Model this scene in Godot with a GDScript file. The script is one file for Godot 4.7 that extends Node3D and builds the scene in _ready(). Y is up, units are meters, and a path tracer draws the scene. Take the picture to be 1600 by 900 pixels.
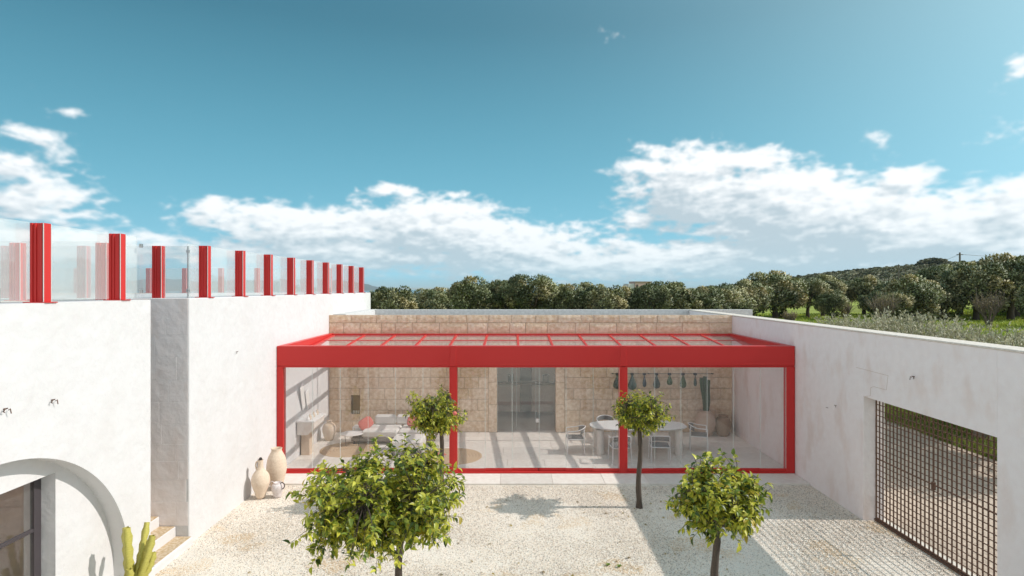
extends Node3D

# ---------------------------------------------------------------- mesh collector
class MB:
	var v := PackedVector3Array()
	var n := PackedVector3Array()
	var c := PackedColorArray()
	var ix := PackedInt32Array()
	var col := Color.WHITE
	var tinted := false
	func vert(p: Vector3, nn: Vector3) -> int:
		v.append(p); n.append(nn); c.append(col)
		return v.size() - 1
	func face(a: int, b: int, d: int, out: Vector3) -> void:
		if (v[d] - v[a]).cross(v[b] - v[a]).dot(out) < 0.0:
			ix.append_array([a, d, b])
		else:
			ix.append_array([a, b, d])
	func tri(a: Vector3, b: Vector3, d: Vector3, out: Vector3) -> void:
		var nn := (d - a).cross(b - a)
		if nn.length_squared() < 1e-16:
			return
		nn = nn.normalized()
		if nn.dot(out) < 0.0:
			nn = -nn
		face(vert(a, nn), vert(b, nn), vert(d, nn), nn)
	func quad(a: Vector3, b: Vector3, d: Vector3, e: Vector3, out: Vector3) -> void:
		var nn := (d - a).cross(b - e)
		nn = nn.normalized()
		if nn.dot(out) < 0.0:
			nn = -nn
		var i := vert(a, nn)
		vert(b, nn); vert(d, nn); vert(e, nn)
		face(i, i + 1, i + 2, nn)
		face(i, i + 2, i + 3, nn)
	func box(lo: Vector3, hi: Vector3, bev := 0.0) -> void:
		var ce := (lo + hi) * 0.5
		var h := (hi - lo).abs() * 0.5
		var b: float = minf(bev, minf(h.x, minf(h.y, h.z)) * 0.9)
		for ax in 3:
			var a1 := (ax + 1) % 3
			var a2 := (ax + 2) % 3
			for s in [-1.0, 1.0]:
				var p := []
				for k in [[-1, -1], [1, -1], [1, 1], [-1, 1]]:
					var q := Vector3.ZERO
					q[ax] = s * h[ax]
					q[a1] = k[0] * (h[a1] - b)
					q[a2] = k[1] * (h[a2] - b)
					p.append(ce + q)
				var o := Vector3.ZERO
				o[ax] = s
				quad(p[0], p[1], p[2], p[3], o)
		if b <= 0.0:
			return
		for ax in 3:
			var a1 := (ax + 1) % 3
			var a2 := (ax + 2) % 3
			for s1 in [-1.0, 1.0]:
				for s2 in [-1.0, 1.0]:
					var p := []
					for k in [[-1, 0], [1, 0], [1, 1], [-1, 1]]:
						var q := Vector3.ZERO
						q[ax] = k[0] * (h[ax] - b)
						q[a1] = s1 * (h[a1] - (b if k[1] == 0 else 0.0))
						q[a2] = s2 * (h[a2] - (0.0 if k[1] == 0 else b))
						p.append(ce + q)
					var o := Vector3.ZERO
					o[a1] = s1
					o[a2] = s2
					quad(p[0], p[1], p[2], p[3], o)
		for sx in [-1.0, 1.0]:
			for sy in [-1.0, 1.0]:
				for sz in [-1.0, 1.0]:
					var s := Vector3(sx, sy, sz)
					tri(ce + s * Vector3(h.x, h.y - b, h.z - b), ce + s * Vector3(h.x - b, h.y, h.z - b), ce + s * Vector3(h.x - b, h.y - b, h.z), s)
	func tube(pts: Array, radii: Array, sides := 8, caps := true) -> void:
		var up := Vector3.UP
		var first := -1
		var m := pts.size()
		for k in m:
			var t: Vector3 = (pts[mini(k + 1, m - 1)] - pts[maxi(k - 1, 0)]).normalized()
			if absf(t.dot(up)) > 0.95:
				up = Vector3.RIGHT if absf(t.x) < 0.9 else Vector3.BACK
			var e := t.cross(up).normalized()
			up = e.cross(t).normalized()
			var r: float = radii[mini(k, radii.size() - 1)]
			var base := v.size()
			for j in sides:
				var a := TAU * j / sides
				var d := e * cos(a) + up * sin(a)
				vert(pts[k] + d * r, d)
			if first >= 0:
				for j in sides:
					var j2 := (j + 1) % sides
					var o := n[base + j] + n[base + j2]
					face(first + j, first + j2, base + j2, o)
					face(first + j, base + j2, base + j, o)
			first = base
			if caps and (k == 0 or k == m - 1):
				var o := -t if k == 0 else t
				var ci := vert(pts[k], o)
				for j in sides:
					var a := TAU * j / sides
					vert(pts[k] + (e * cos(a) + up * sin(a)) * r, o)
				for j in sides:
					face(ci, ci + 1 + j, ci + 1 + (j + 1) % sides, o)
	func lathe(prof: Array, ce: Vector3, sides := 24, sq := Vector2(1, 1)) -> void:
		var prev := -1
		var m := prof.size()
		for k in m:
			var d: Vector2 = prof[mini(k + 1, m - 1)] - prof[maxi(k - 1, 0)]
			var nr := Vector2(d.y, -d.x).normalized()
			var base := v.size()
			for j in sides:
				var a := TAU * j / sides
				vert(ce + Vector3(cos(a) * prof[k].x * sq.x, prof[k].y, sin(a) * prof[k].x * sq.y), Vector3(cos(a) * nr.x, nr.y, sin(a) * nr.x))
			if prev >= 0:
				for j in sides:
					var j2 := (j + 1) % sides
					var o := n[base + j] + n[base + j2] + n[prev + j]
					face(prev + j, prev + j2, base + j2, o)
					face(prev + j, base + j2, base + j, o)
			prev = base
	func ball(ce: Vector3, r: Vector3, sides := 10, rows := 6) -> void:
		var prof := []
		for k in rows + 1:
			var a := -PI / 2 + PI * k / rows
			prof.append(Vector2(maxf(cos(a), 0.001), sin(a)))
		var at := v.size()
		lathe(prof, Vector3.ZERO, sides)
		for k in range(at, v.size()):
			v[k] = ce + v[k] * r
			n[k] = (n[k] / r).normalized()
	# outline in the x-y plane (counter-clockwise), extruded in z
	func prism(out: PackedVector2Array, z0: float, z1: float) -> void:
		var t := Geometry2D.triangulate_polygon(out)
		for k in range(0, t.size(), 3):
			for z in [z0, z1]:
				tri(Vector3(out[t[k]].x, out[t[k]].y, z), Vector3(out[t[k + 1]].x, out[t[k + 1]].y, z), Vector3(out[t[k + 2]].x, out[t[k + 2]].y, z), Vector3(0, 0, -1.0 if (z == z0) == (z0 < z1) else 1.0))
		for k in out.size():
			var a := out[k]
			var b := out[(k + 1) % out.size()]
			var o := Vector3(b.y - a.y, a.x - b.x, 0)
			quad(Vector3(a.x, a.y, z0), Vector3(b.x, b.y, z0), Vector3(b.x, b.y, z1), Vector3(a.x, a.y, z1), o)
	func move(t: Transform3D, from := 0) -> void:
		for k in range(from, v.size()):
			v[k] = t * v[k]
			n[k] = (t.basis * n[k]).normalized()
	func done() -> ArrayMesh:
		var a := []
		a.resize(Mesh.ARRAY_MAX)
		a[Mesh.ARRAY_VERTEX] = v
		a[Mesh.ARRAY_NORMAL] = n
		if tinted:
			a[Mesh.ARRAY_COLOR] = c
		a[Mesh.ARRAY_INDEX] = ix
		var m := ArrayMesh.new()
		m.add_surface_from_arrays(Mesh.PRIMITIVE_TRIANGLES, a)
		return m

# ---------------------------------------------------------------- naming and grouping
var M := {}
var counts := {}
var rng := RandomNumberGenerator.new()

func V(x: float, y: float, z: float) -> Vector3:
	return Vector3(x, y, z)

func numbered(called: String) -> String:
	var k: int = counts.get(called, 0)
	counts[called] = k + 1
	return called if k == 0 else "%s_%03d" % [called, k]

func tag(o: Node3D, label: String, category: String, group := "") -> Node3D:
	o.set_meta("label", label)
	o.set_meta("category", category)
	if group:
		o.set_meta("group", group)
	return o

func thing(called: String, label: String, category: String, at := Vector3.ZERO, turn := 0.0, group := "") -> Node3D:
	var o := Node3D.new()
	o.name = numbered(called)
	add_child(o)
	o.position = at
	o.rotation.y = turn
	return tag(o, label, category, group)

func put(called: String, m: Mesh, mt: Material, parent: Node = self, at := Vector3.ZERO) -> MeshInstance3D:
	var o := MeshInstance3D.new()
	o.mesh = m
	o.material_override = mt
	o.name = numbered(called) if parent == self else called
	parent.add_child(o, true)
	o.position = at
	return o

func build(called: String, b: MB, mt: Material, parent: Node = self, at := Vector3.ZERO) -> MeshInstance3D:
	return put(called, b.done(), mt, parent, at)

func block(called: String, lo: Vector3, hi: Vector3, mt: Material, parent: Node = self, bev := 0.0) -> MeshInstance3D:
	var b := MB.new()
	b.box(lo, hi, bev)
	return build(called, b, mt, parent)

func struct(o: Node3D, kind := "structure") -> Node3D:
	o.set_meta("kind", kind)
	return o

func base(called: String) -> Node3D:
	var o := Node3D.new()
	o.name = numbered(called)
	add_child(o)
	o.set_meta("kind", "structure")
	return o

func copy(o: Node3D, called: String, label: String, at: Vector3, turn := 0.0, grow := Vector3.ONE) -> Node3D:
	var r: Node3D = o.duplicate()
	r.name = numbered(called)
	add_child(r)
	r.set_meta("label", label)
	r.position = at
	r.rotation = V(0, turn, 0)
	r.scale = grow
	return r

func multi(called: String, m: Mesh, mt: Material, xf: Array, cols: Array, parent: Node = self) -> MultiMeshInstance3D:
	var mm := MultiMesh.new()
	mm.transform_format = MultiMesh.TRANSFORM_3D
	mm.use_colors = true
	mm.mesh = m
	mm.instance_count = xf.size()
	var buf := PackedFloat32Array()
	buf.resize(xf.size() * 16)
	var k := 0
	for i in xf.size():
		var t: Transform3D = xf[i]
		var c: Color = cols[i]
		var x := t.basis.x
		var y := t.basis.y
		var z := t.basis.z
		buf[k] = x.x; buf[k + 1] = y.x; buf[k + 2] = z.x; buf[k + 3] = t.origin.x
		buf[k + 4] = x.y; buf[k + 5] = y.y; buf[k + 6] = z.y; buf[k + 7] = t.origin.y
		buf[k + 8] = x.z; buf[k + 9] = y.z; buf[k + 10] = z.z; buf[k + 11] = t.origin.z
		buf[k + 12] = c.r; buf[k + 13] = c.g; buf[k + 14] = c.b; buf[k + 15] = 1.0
		k += 16
	mm.buffer = buf
	var o := MultiMeshInstance3D.new()
	o.multimesh = mm
	o.material_override = mt
	o.name = numbered(called) if parent == self else called
	parent.add_child(o, true)
	o.set_meta("kind", "stuff")
	return o

# ---------------------------------------------------------------- materials
func lin(r: float, g: float, b: float, a := 1.0) -> Color:
	var c := Color(r, g, b).linear_to_srgb()
	c.a = a
	return c

func noise_tex(freq: float, lo: Color, hi: Color, sd: int, oct := 4, kind := FastNoiseLite.TYPE_SIMPLEX_SMOOTH, size := 512, stops := []) -> NoiseTexture2D:
	var f := FastNoiseLite.new()
	f.noise_type = kind
	f.frequency = freq
	f.seed = sd
	f.fractal_octaves = oct
	var g := Gradient.new()
	g.offsets = PackedFloat32Array(stops if stops.size() else [0.0, 1.0])
	g.colors = PackedColorArray([lo, hi])
	var t := NoiseTexture2D.new()
	t.width = size
	t.height = size
	t.seamless = true
	t.color_ramp = g
	t.noise = f
	return t

func mat(called: String, c: Color, rough := 0.8, metal := 0.0) -> StandardMaterial3D:
	var m := StandardMaterial3D.new()
	m.resource_name = called
	m.albedo_color = c
	m.roughness = rough
	m.metallic = metal
	M[called] = m
	return m

func textured(called: String, tex: Texture2D, metres: float, rough: float, bump: Texture2D = null, cm := 0.5, bump_same := true) -> StandardMaterial3D:
	var m := mat(called, Color.WHITE, rough)
	m.albedo_texture = tex
	m.uv1_triplanar = true
	m.uv1_world_triplanar = true
	m.uv1_scale = Vector3.ONE / metres
	if bump:
		m.heightmap_enabled = true
		m.heightmap_texture = bump
		m.heightmap_scale = cm
	return m

func mottle(m: StandardMaterial3D, tex: Texture2D, metres: Vector3) -> void:
	m.detail_enabled = true
	m.detail_blend_mode = BaseMaterial3D.BLEND_MODE_MUL
	m.detail_uv_layer = BaseMaterial3D.DETAIL_UV_2
	m.detail_albedo = tex
	m.uv2_triplanar = true
	m.uv2_world_triplanar = true
	m.uv2_scale = Vector3.ONE / metres

func foliage(called: String, rough := 0.5, through := 0.5) -> StandardMaterial3D:
	var m := mat(called, Color.WHITE, rough)
	m.vertex_color_use_as_albedo = true
	m.backlight_enabled = true
	m.backlight = lin(through, through, through * 0.6)
	m.cull_mode = BaseMaterial3D.CULL_DISABLED
	return m

func glass(called: String, a: float) -> StandardMaterial3D:
	var m := mat(called, lin(0.8, 0.86, 0.85, a), 0.02)
	m.transparency = BaseMaterial3D.TRANSPARENCY_ALPHA
	return m

func materials() -> void:
	var cell := FastNoiseLite.TYPE_CELLULAR
	var bump := noise_tex(0.012, Color.BLACK, Color.WHITE, 5, 6)
	var pits := noise_tex(0.035, Color.BLACK, Color.WHITE, 8, 5)
	var stain := noise_tex(0.006, Color(0.985, 0.98, 0.975), Color(1, 1, 1), 21, 5, FastNoiseLite.TYPE_SIMPLEX_SMOOTH, 512, [0.0, 0.6])
	var stain2 := noise_tex(0.007, Color(0.965, 0.938, 0.92), Color(1, 1, 1), 27, 6, FastNoiseLite.TYPE_SIMPLEX_SMOOTH, 512, [0.05, 0.5])
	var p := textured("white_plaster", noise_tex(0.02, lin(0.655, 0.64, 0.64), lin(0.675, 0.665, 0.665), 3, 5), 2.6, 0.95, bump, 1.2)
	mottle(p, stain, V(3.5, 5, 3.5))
	p = textured("shade_lift_plaster", noise_tex(0.02, lin(0.84, 0.765, 0.75), lin(0.88, 0.82, 0.81), 4, 5), 2.2, 0.95, bump, 0.9)  # brighter, pinker base colour paints lifted shade into shaded walls; stains are real
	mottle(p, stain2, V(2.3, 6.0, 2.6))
	textured("coping_plaster", noise_tex(0.03, lin(0.6, 0.52, 0.44), lin(0.78, 0.72, 0.66), 6, 5), 1.4, 0.95, pits, 0.8)
	textured("roof_plaster", noise_tex(0.03, lin(0.5, 0.49, 0.48), lin(0.66, 0.65, 0.64), 7, 5), 3.0, 0.95)
	textured("terrace_screed", noise_tex(0.02, lin(0.5, 0.42, 0.36), lin(0.62, 0.54, 0.47), 9, 5), 3.0, 0.9)
	var tones := [[0.82, 0.65, 0.5], [0.85, 0.69, 0.54], [0.79, 0.62, 0.475], [0.87, 0.715, 0.57], [0.83, 0.665, 0.505]]
	for k in 5:
		var t: Array = tones[k]
		var m := textured("stone_%d" % k, noise_tex(0.03, lin(t[0] * 0.92, t[1] * 0.91, t[2] * 0.89), lin(t[0] * 1.06, t[1] * 1.07, t[2] * 1.08), 30 + k, 6), 1.3, 0.95, pits, 0.8)
		mottle(m, noise_tex(0.03, Color(0.9, 0.85, 0.78), Color(1, 1, 1), 40 + k, 5, FastNoiseLite.TYPE_SIMPLEX_SMOOTH, 256, [0.05, 0.75]), V(1.3, 1.3, 1.3))
	mat("mortar", lin(0.5, 0.37, 0.27), 1.0)
	for k in 4:
		var w: float = [0.95, 1.0, 1.05, 0.9][k]
		textured("travertine_%d" % k, noise_tex(0.012, lin(0.72 * w, 0.65 * w, 0.585 * w), lin(0.83 * w, 0.78 * w, 0.72 * w), 50 + k, 6), 1.1, 0.5, pits, 0.1)
	mat("grout", lin(0.45, 0.39, 0.33), 0.95)
	textured("gravel_bed", noise_tex(0.06, lin(0.7, 0.63, 0.54), lin(0.88, 0.82, 0.73), 60, 5), 0.7, 1.0, noise_tex(0.1, Color.BLACK, Color.WHITE, 61, 3, cell), 0.8)
	var peb := mat("pebble", Color.WHITE, 0.9)
	peb.vertex_color_use_as_albedo = true
	textured("dirt_road", noise_tex(0.03, lin(0.4, 0.315, 0.245), lin(0.57, 0.47, 0.38), 62, 6), 2.5, 1.0, pits, 2.0)
	var f := textured("field_grass", noise_tex(0.04, lin(0.15, 0.23, 0.03), lin(0.5, 0.54, 0.08), 63, 6), 14.0, 1.0, pits, 9.0)
	mottle(f, noise_tex(0.01, Color(0.75, 0.72, 0.55), Color(1, 1, 1), 64, 4), V(60, 60, 60))
	mat("red_metal", lin(0.58, 0.038, 0.035), 0.42)
	M.red_metal.metallic_specular = 0.35
	var rm: StandardMaterial3D = M.red_metal
	rm.roughness_texture = noise_tex(0.02, Color(0.75, 0.75, 0.75), Color(1, 1, 1), 70, 4)
	rm.uv1_triplanar = true
	rm.uv1_world_triplanar = true
	textured("rust_iron", noise_tex(0.03, lin(0.06, 0.038, 0.028), lin(0.2, 0.095, 0.055), 71, 5), 0.6, 0.75)
	mat("dark_frame", lin(0.06, 0.05, 0.055), 0.45)
	mat("steel", lin(0.5, 0.5, 0.5), 0.35, 0.9)
	glass("clear_glass", 0.02)
	glass("rail_glass", 0.2)
	glass("roof_glass", 0.1)
	M.roof_glass.backlight_enabled = true
	M.roof_glass.backlight = Color(0.4, 0.4, 0.4)
	glass("window_glass", 0.02)
	mat("glass_edge", lin(0.72, 0.76, 0.73), 0.2)
	textured("clay", noise_tex(0.02, lin(0.63, 0.485, 0.36), lin(0.78, 0.65, 0.52), 72, 5), 0.6, 0.9, pits, 0.5)
	textured("clay_pink", noise_tex(0.02, lin(0.46, 0.32, 0.24), lin(0.58, 0.44, 0.35), 73, 5), 0.6, 0.9, pits, 0.5)
	textured("clay_brown", noise_tex(0.02, lin(0.28, 0.19, 0.13), lin(0.4, 0.29, 0.21), 74, 5), 0.6, 0.9)
	textured("white_glaze", noise_tex(0.015, lin(0.55, 0.45, 0.42), lin(0.78, 0.74, 0.73), 75, 5), 0.4, 0.55)
	mat("clay_dark", lin(0.05, 0.04, 0.035), 0.8)
	textured("bark", noise_tex(0.05, lin(0.05, 0.038, 0.03), lin(0.17, 0.13, 0.1), 76, 5), 0.35, 0.95, pits, 1.2)
	textured("pale_bark", noise_tex(0.05, lin(0.13, 0.1, 0.08), lin(0.28, 0.23, 0.19), 77, 5), 0.6, 0.95, pits, 1.2)
	foliage("citrus_leaf", 0.38, 0.75)
	foliage("olive_leaf", 0.55, 0.3)
	foliage("grass_blade", 0.7, 0.5)
	textured("cactus_skin", noise_tex(0.03, lin(0.42, 0.39, 0.07), lin(0.62, 0.55, 0.15), 78, 4), 0.5, 0.6)
	textured("green_cactus", noise_tex(0.03, lin(0.05, 0.085, 0.035), lin(0.1, 0.14, 0.06), 79, 4), 0.5, 0.6)
	textured("linen", noise_tex(0.08, lin(0.68, 0.64, 0.6), lin(0.78, 0.75, 0.71), 80, 3), 0.3, 0.95)
	mat("coral_fabric", lin(0.62, 0.16, 0.13), 0.95)
	textured("jute", noise_tex(0.05, lin(0.47, 0.32, 0.2), lin(0.6, 0.44, 0.29), 81, 4), 0.5, 0.95)
	mat("grey_base", lin(0.25, 0.22, 0.2), 0.8)
	mat("white_lacquer", lin(0.8, 0.78, 0.76), 0.4)
	mat("white_metal", lin(0.78, 0.76, 0.75), 0.35)
	mat("grey_weave", lin(0.2, 0.19, 0.185), 0.9)
	mat("black_metal", lin(0.03, 0.03, 0.03), 0.5)
	mat("teal_ceramic", lin(0.055, 0.085, 0.072), 0.25)
	mat("green_ceramic", lin(0.08, 0.13, 0.06), 0.25)
	mat("blue_ceramic", lin(0.07, 0.1, 0.12), 0.25)
	textured("room_wall", noise_tex(0.02, lin(0.66, 0.49, 0.4), lin(0.74, 0.57, 0.48), 82, 4), 2.0, 0.9)
	mat("room_dark", lin(0.06, 0.048, 0.042), 0.8)
	textured("weathered_pole", noise_tex(0.05, lin(0.12, 0.1, 0.085), lin(0.2, 0.17, 0.15), 83, 4), 1.0, 0.95)
	mat("house_pink", lin(0.5, 0.36, 0.31), 0.95)
	mat("sea_water", lin(0.12, 0.25, 0.3), 0.35)
	textured("far_rock", noise_tex(0.02, lin(0.1, 0.12, 0.12), lin(0.2, 0.2, 0.18), 84, 5), 900.0, 1.0)
	textured("ochre_step", noise_tex(0.02, lin(0.42, 0.27, 0.13), lin(0.72, 0.6, 0.46), 85, 5), 0.8, 0.9)

# ---------------------------------------------------------------- sky
func make_sky() -> ImageTexture:
	var w := 3072
	var h := 1536
	var sun := V(cos(deg_to_rad(SUN_UP)), sin(deg_to_rad(SUN_UP)), 0)
	var small := Image.create(192, 96, false, Image.FORMAT_RGBF)
	for y in 96:
		var el := PI * (0.5 - (y + 0.5) / 96.0)
		for x in 192:
			var az := TAU * ((x + 0.5) / 192.0 - 0.5)
			small.set_pixel(x, y, clear_sky(az, el, sun))
	var im := small.duplicate() as Image
	im.resize(w, h, Image.INTERPOLATE_CUBIC)
	# clouds in view; out of view, similar ones plus many added to brighten shade
	var blobs := [[15.6, 11.0, 6.0, 2.8, 1.0], [21.6, 11.3, 3.9, 1.0, 0.9], [17.8, 8.4, 7.2, 2.6, 1.1], [24.7, 6.9, 7.6, 3.9, 1.25], [30.5, 5.5, 7.7, 3.2, 1.2], [36.9, 4.2, 6.5, 2.6, 1.2], [33.6, 8.8, 2.6, 1.1, 1.0], [40.5, 6.7, 2.6, 1.7, 1.1],
		[23.2, 2.5, 22.3, 2.3, 1.1], [12.1, 6.3, 3.2, 1.1, 0.8], [-26.7, 6.8, 3.0, 1.1, 0.95], [-18.9, 5.8, 8.8, 2.2, 1.05], [-7.3, 6.1, 8.5, 2.6, 1.15], [0.0, 4.4, 9.2, 2.4, 1.05], [-15.0, 3.3, 16.0, 2.0, 0.95], [4.3, 2.3, 18.3, 1.9, 1.0],
		[-11.9, 9.1, 3.1, 0.75, 0.95], [-5.2, 8.9, 1.5, 0.5, 0.85], [-38.4, 11.4, 3.4, 0.9, 0.75], [-39.5, 8.8, 4.6, 1.6, 0.85], [-38.5, 6.6, 6.0, 1.7, 0.9], [-36.3, 13.3, 2.0, 0.55, 0.6], [31.3, 12.0, 1.3, 0.8, 0.75], [40.3, 16.2, 1.4, 0.9, 0.8],
		[36.9, 2.5, 11.8, 2.2, 1.1], [-36.9, 3.4, 15.7, 1.7, 0.95], [8.8, 22.6, 2.4, 1.3, 0.42]]
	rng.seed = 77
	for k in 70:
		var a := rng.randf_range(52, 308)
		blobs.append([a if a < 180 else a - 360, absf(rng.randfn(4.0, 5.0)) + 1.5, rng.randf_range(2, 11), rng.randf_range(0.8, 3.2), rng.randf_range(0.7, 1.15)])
	for k in 150:  # unseen denser clouds, added to lift and whiten the ambient light
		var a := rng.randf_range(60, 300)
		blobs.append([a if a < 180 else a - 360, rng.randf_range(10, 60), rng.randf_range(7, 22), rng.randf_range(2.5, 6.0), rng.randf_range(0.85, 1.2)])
	var f := FastNoiseLite.new()
	f.noise_type = FastNoiseLite.TYPE_SIMPLEX_SMOOTH
	f.seed = 12
	f.frequency = 1.0
	f.fractal_octaves = 5
	f.fractal_gain = 0.55
	var bill := FastNoiseLite.new()
	bill.noise_type = FastNoiseLite.TYPE_SIMPLEX
	bill.fractal_type = FastNoiseLite.FRACTAL_RIDGED
	bill.seed = 4
	bill.frequency = 1.0
	bill.fractal_octaves = 4
	# the blobs, laid down coarsely
	var gw := 768
	var gh := 220
	var BAND := 66.0
	var grid := PackedFloat32Array()
	grid.resize(gw * gh)
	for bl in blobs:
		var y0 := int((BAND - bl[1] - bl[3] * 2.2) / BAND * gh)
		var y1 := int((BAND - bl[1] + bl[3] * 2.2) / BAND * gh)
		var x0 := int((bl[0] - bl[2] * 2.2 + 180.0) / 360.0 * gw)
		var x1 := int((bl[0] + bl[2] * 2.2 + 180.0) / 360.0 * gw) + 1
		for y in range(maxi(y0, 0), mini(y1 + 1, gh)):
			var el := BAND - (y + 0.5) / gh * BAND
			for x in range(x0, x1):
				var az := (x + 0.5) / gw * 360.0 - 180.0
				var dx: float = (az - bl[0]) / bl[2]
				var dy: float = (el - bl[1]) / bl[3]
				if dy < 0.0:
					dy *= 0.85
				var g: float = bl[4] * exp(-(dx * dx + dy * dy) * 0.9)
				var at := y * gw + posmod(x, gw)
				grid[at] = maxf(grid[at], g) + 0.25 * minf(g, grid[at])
	var gim := Image.create_from_data(gw, gh, false, Image.FORMAT_RF, grid.to_byte_array())
	var rows := int(h * BAND / 180.0)
	gim.resize(w, rows, Image.INTERPOLATE_CUBIC)
	var env := gim.get_data().to_float32_array()
	var top := h / 2 - rows
	# density, then shade it from the side where the sun is
	var den := PackedFloat32Array()
	den.resize(w * rows)
	for y in rows:
		var el := BAND - (y + 0.5) / rows * BAND
		var s := 1.0 + 1.6 * exp(-el / 6.0)
		for x in w:
			var e := env[y * w + x]
			if e < 0.12:
				continue
			var az := TAU * ((x + 0.5) / w - 0.5)
			var px := cos(az) * 14.0
			var pz := sin(az) * 14.0
			var py := el * 0.62 * s
			var q := e + 0.5 * f.get_noise_3d(px * 1.1, py * 1.1, pz * 1.1) + 0.2 * bill.get_noise_3d(px * 1.7, py * 1.7, pz * 1.7)
			den[y * w + x] = q - 0.52
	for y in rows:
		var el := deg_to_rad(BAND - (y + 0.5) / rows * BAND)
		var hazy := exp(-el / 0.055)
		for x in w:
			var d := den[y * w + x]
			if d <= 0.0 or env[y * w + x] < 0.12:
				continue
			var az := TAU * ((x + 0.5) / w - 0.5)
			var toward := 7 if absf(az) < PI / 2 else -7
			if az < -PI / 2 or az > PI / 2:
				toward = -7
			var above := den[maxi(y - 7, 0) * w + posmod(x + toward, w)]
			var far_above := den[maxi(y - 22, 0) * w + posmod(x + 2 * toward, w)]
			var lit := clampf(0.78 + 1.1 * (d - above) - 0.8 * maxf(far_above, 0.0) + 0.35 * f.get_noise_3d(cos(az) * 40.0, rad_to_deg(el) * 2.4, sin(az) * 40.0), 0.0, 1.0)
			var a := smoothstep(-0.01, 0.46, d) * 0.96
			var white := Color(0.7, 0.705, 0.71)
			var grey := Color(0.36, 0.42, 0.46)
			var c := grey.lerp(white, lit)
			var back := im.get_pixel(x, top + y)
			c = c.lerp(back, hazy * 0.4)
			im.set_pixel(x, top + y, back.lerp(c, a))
	var out := Image.create(w, h, false, Image.FORMAT_RGBF)
	out.blit_rect(im, Rect2i(w / 2, 0, w / 2, h), Vector2i(0, 0))
	out.blit_rect(im, Rect2i(0, 0, w / 2, h), Vector2i(w / 2, 0))
	return ImageTexture.create_from_image(out)

func clear_sky(az: float, el: float, sun: Vector3) -> Color:
	var d := V(sin(az) * cos(el), sin(el), -cos(az) * cos(el))
	var ang := rad_to_deg(acos(clampf(d.dot(sun), -1, 1)))
	var t := clampf(rad_to_deg(maxf(el, 0.0)) / 24.0, 0, 1)
	var c := Color(0.135, 0.41, 0.545).lerp(Color(0.04, 0.138, 0.2), pow(t, 0.9))
	var g := exp(-pow(ang / 39.0, 2.0))
	c += Color(0.75, 0.97, 1.0) * g + Color(0.13, 0.08, 0.045) * exp(-rad_to_deg(maxf(el, 0.0)) / 4.5)
	if el < 0.0:
		c = Color(0.32, 0.3, 0.26)
	c.a = 1.0
	return c

const SUN_UP := 39.6

# ---------------------------------------------------------------- scene
func _ready() -> void:
	var cam := Camera3D.new()
	cam.name = "camera"
	cam.position = V(0, 4.66, 0)
	cam.fov = 51.5
	cam.near = 0.05
	cam.far = 60000.0
	cam.current = true
	add_child(cam)
	var we := WorldEnvironment.new()
	we.name = "environment"
	var env := Environment.new()
	env.background_mode = Environment.BG_SKY
	var sky := Sky.new()
	var pano := PanoramaSkyMaterial.new()
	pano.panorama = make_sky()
	sky.sky_material = pano
	env.sky = sky
	env.background_energy_multiplier = 1.0
	env.tonemap_mode = Environment.TONE_MAPPER_LINEAR
	env.tonemap_exposure = 1.58
	env.ambient_light_source = Environment.AMBIENT_SOURCE_SKY
	env.fog_enabled = true
	env.fog_density = 0.00005
	env.fog_light_color = Color(0.8, 0.9, 0.94)
	env.sdfgi_enabled = true
	env.ssao_enabled = true
	env.ssil_enabled = true
	we.environment = env
	add_child(we)
	var sun := DirectionalLight3D.new()
	sun.name = "sun"
	sun.light_energy = 0.74
	sun.light_color = Color(1.0, 0.975, 0.945)
	sun.light_angular_distance = 0.5
	sun.shadow_enabled = true
	sun.rotation_degrees = V(-SUN_UP, 88.0, 0)
	sun.sky_mode = DirectionalLight3D.SKY_MODE_LIGHT_ONLY
	add_child(sun)

	materials()
	rng.seed = 2024
	terrain()
	courtyard_ground()
	terrace_building()
	right_wall()
	stone_house()
	floor_tiles()
	pergola()
	balustrades()
	iron_gate()
	citrus_trees()
	jars_outside()
	cactus_by_arch()
	furniture()
	grove()
	roadside()
	poles_and_house()
	wall_hooks()

# ---------------------------------------------------------------- land
func smooth(a: float, b: float, x: float) -> float:
	return smoothstep(a, b, x)

func land(x: float, d: float) -> float:
	var h := 0.0
	var left := 1.0 - smooth(20.0, 260.0, x - 0.06 * d)
	h -= 37.0 * smooth(150.0, 900.0, d) * left
	var ridge := exp(-pow((d - 520.0) / 190.0, 2.0))
	h += ridge * (6.0 * smooth(40, 200, x) + 14.0 * smooth(210, 400, x) - 5.0 * smooth(370, 500, x))
	h += 3.2 * smooth(58, 105, x) * smooth(75, 125, d)
	h -= 60.0 * smooth(1400.0, 3000.0, d)
	return h

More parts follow.
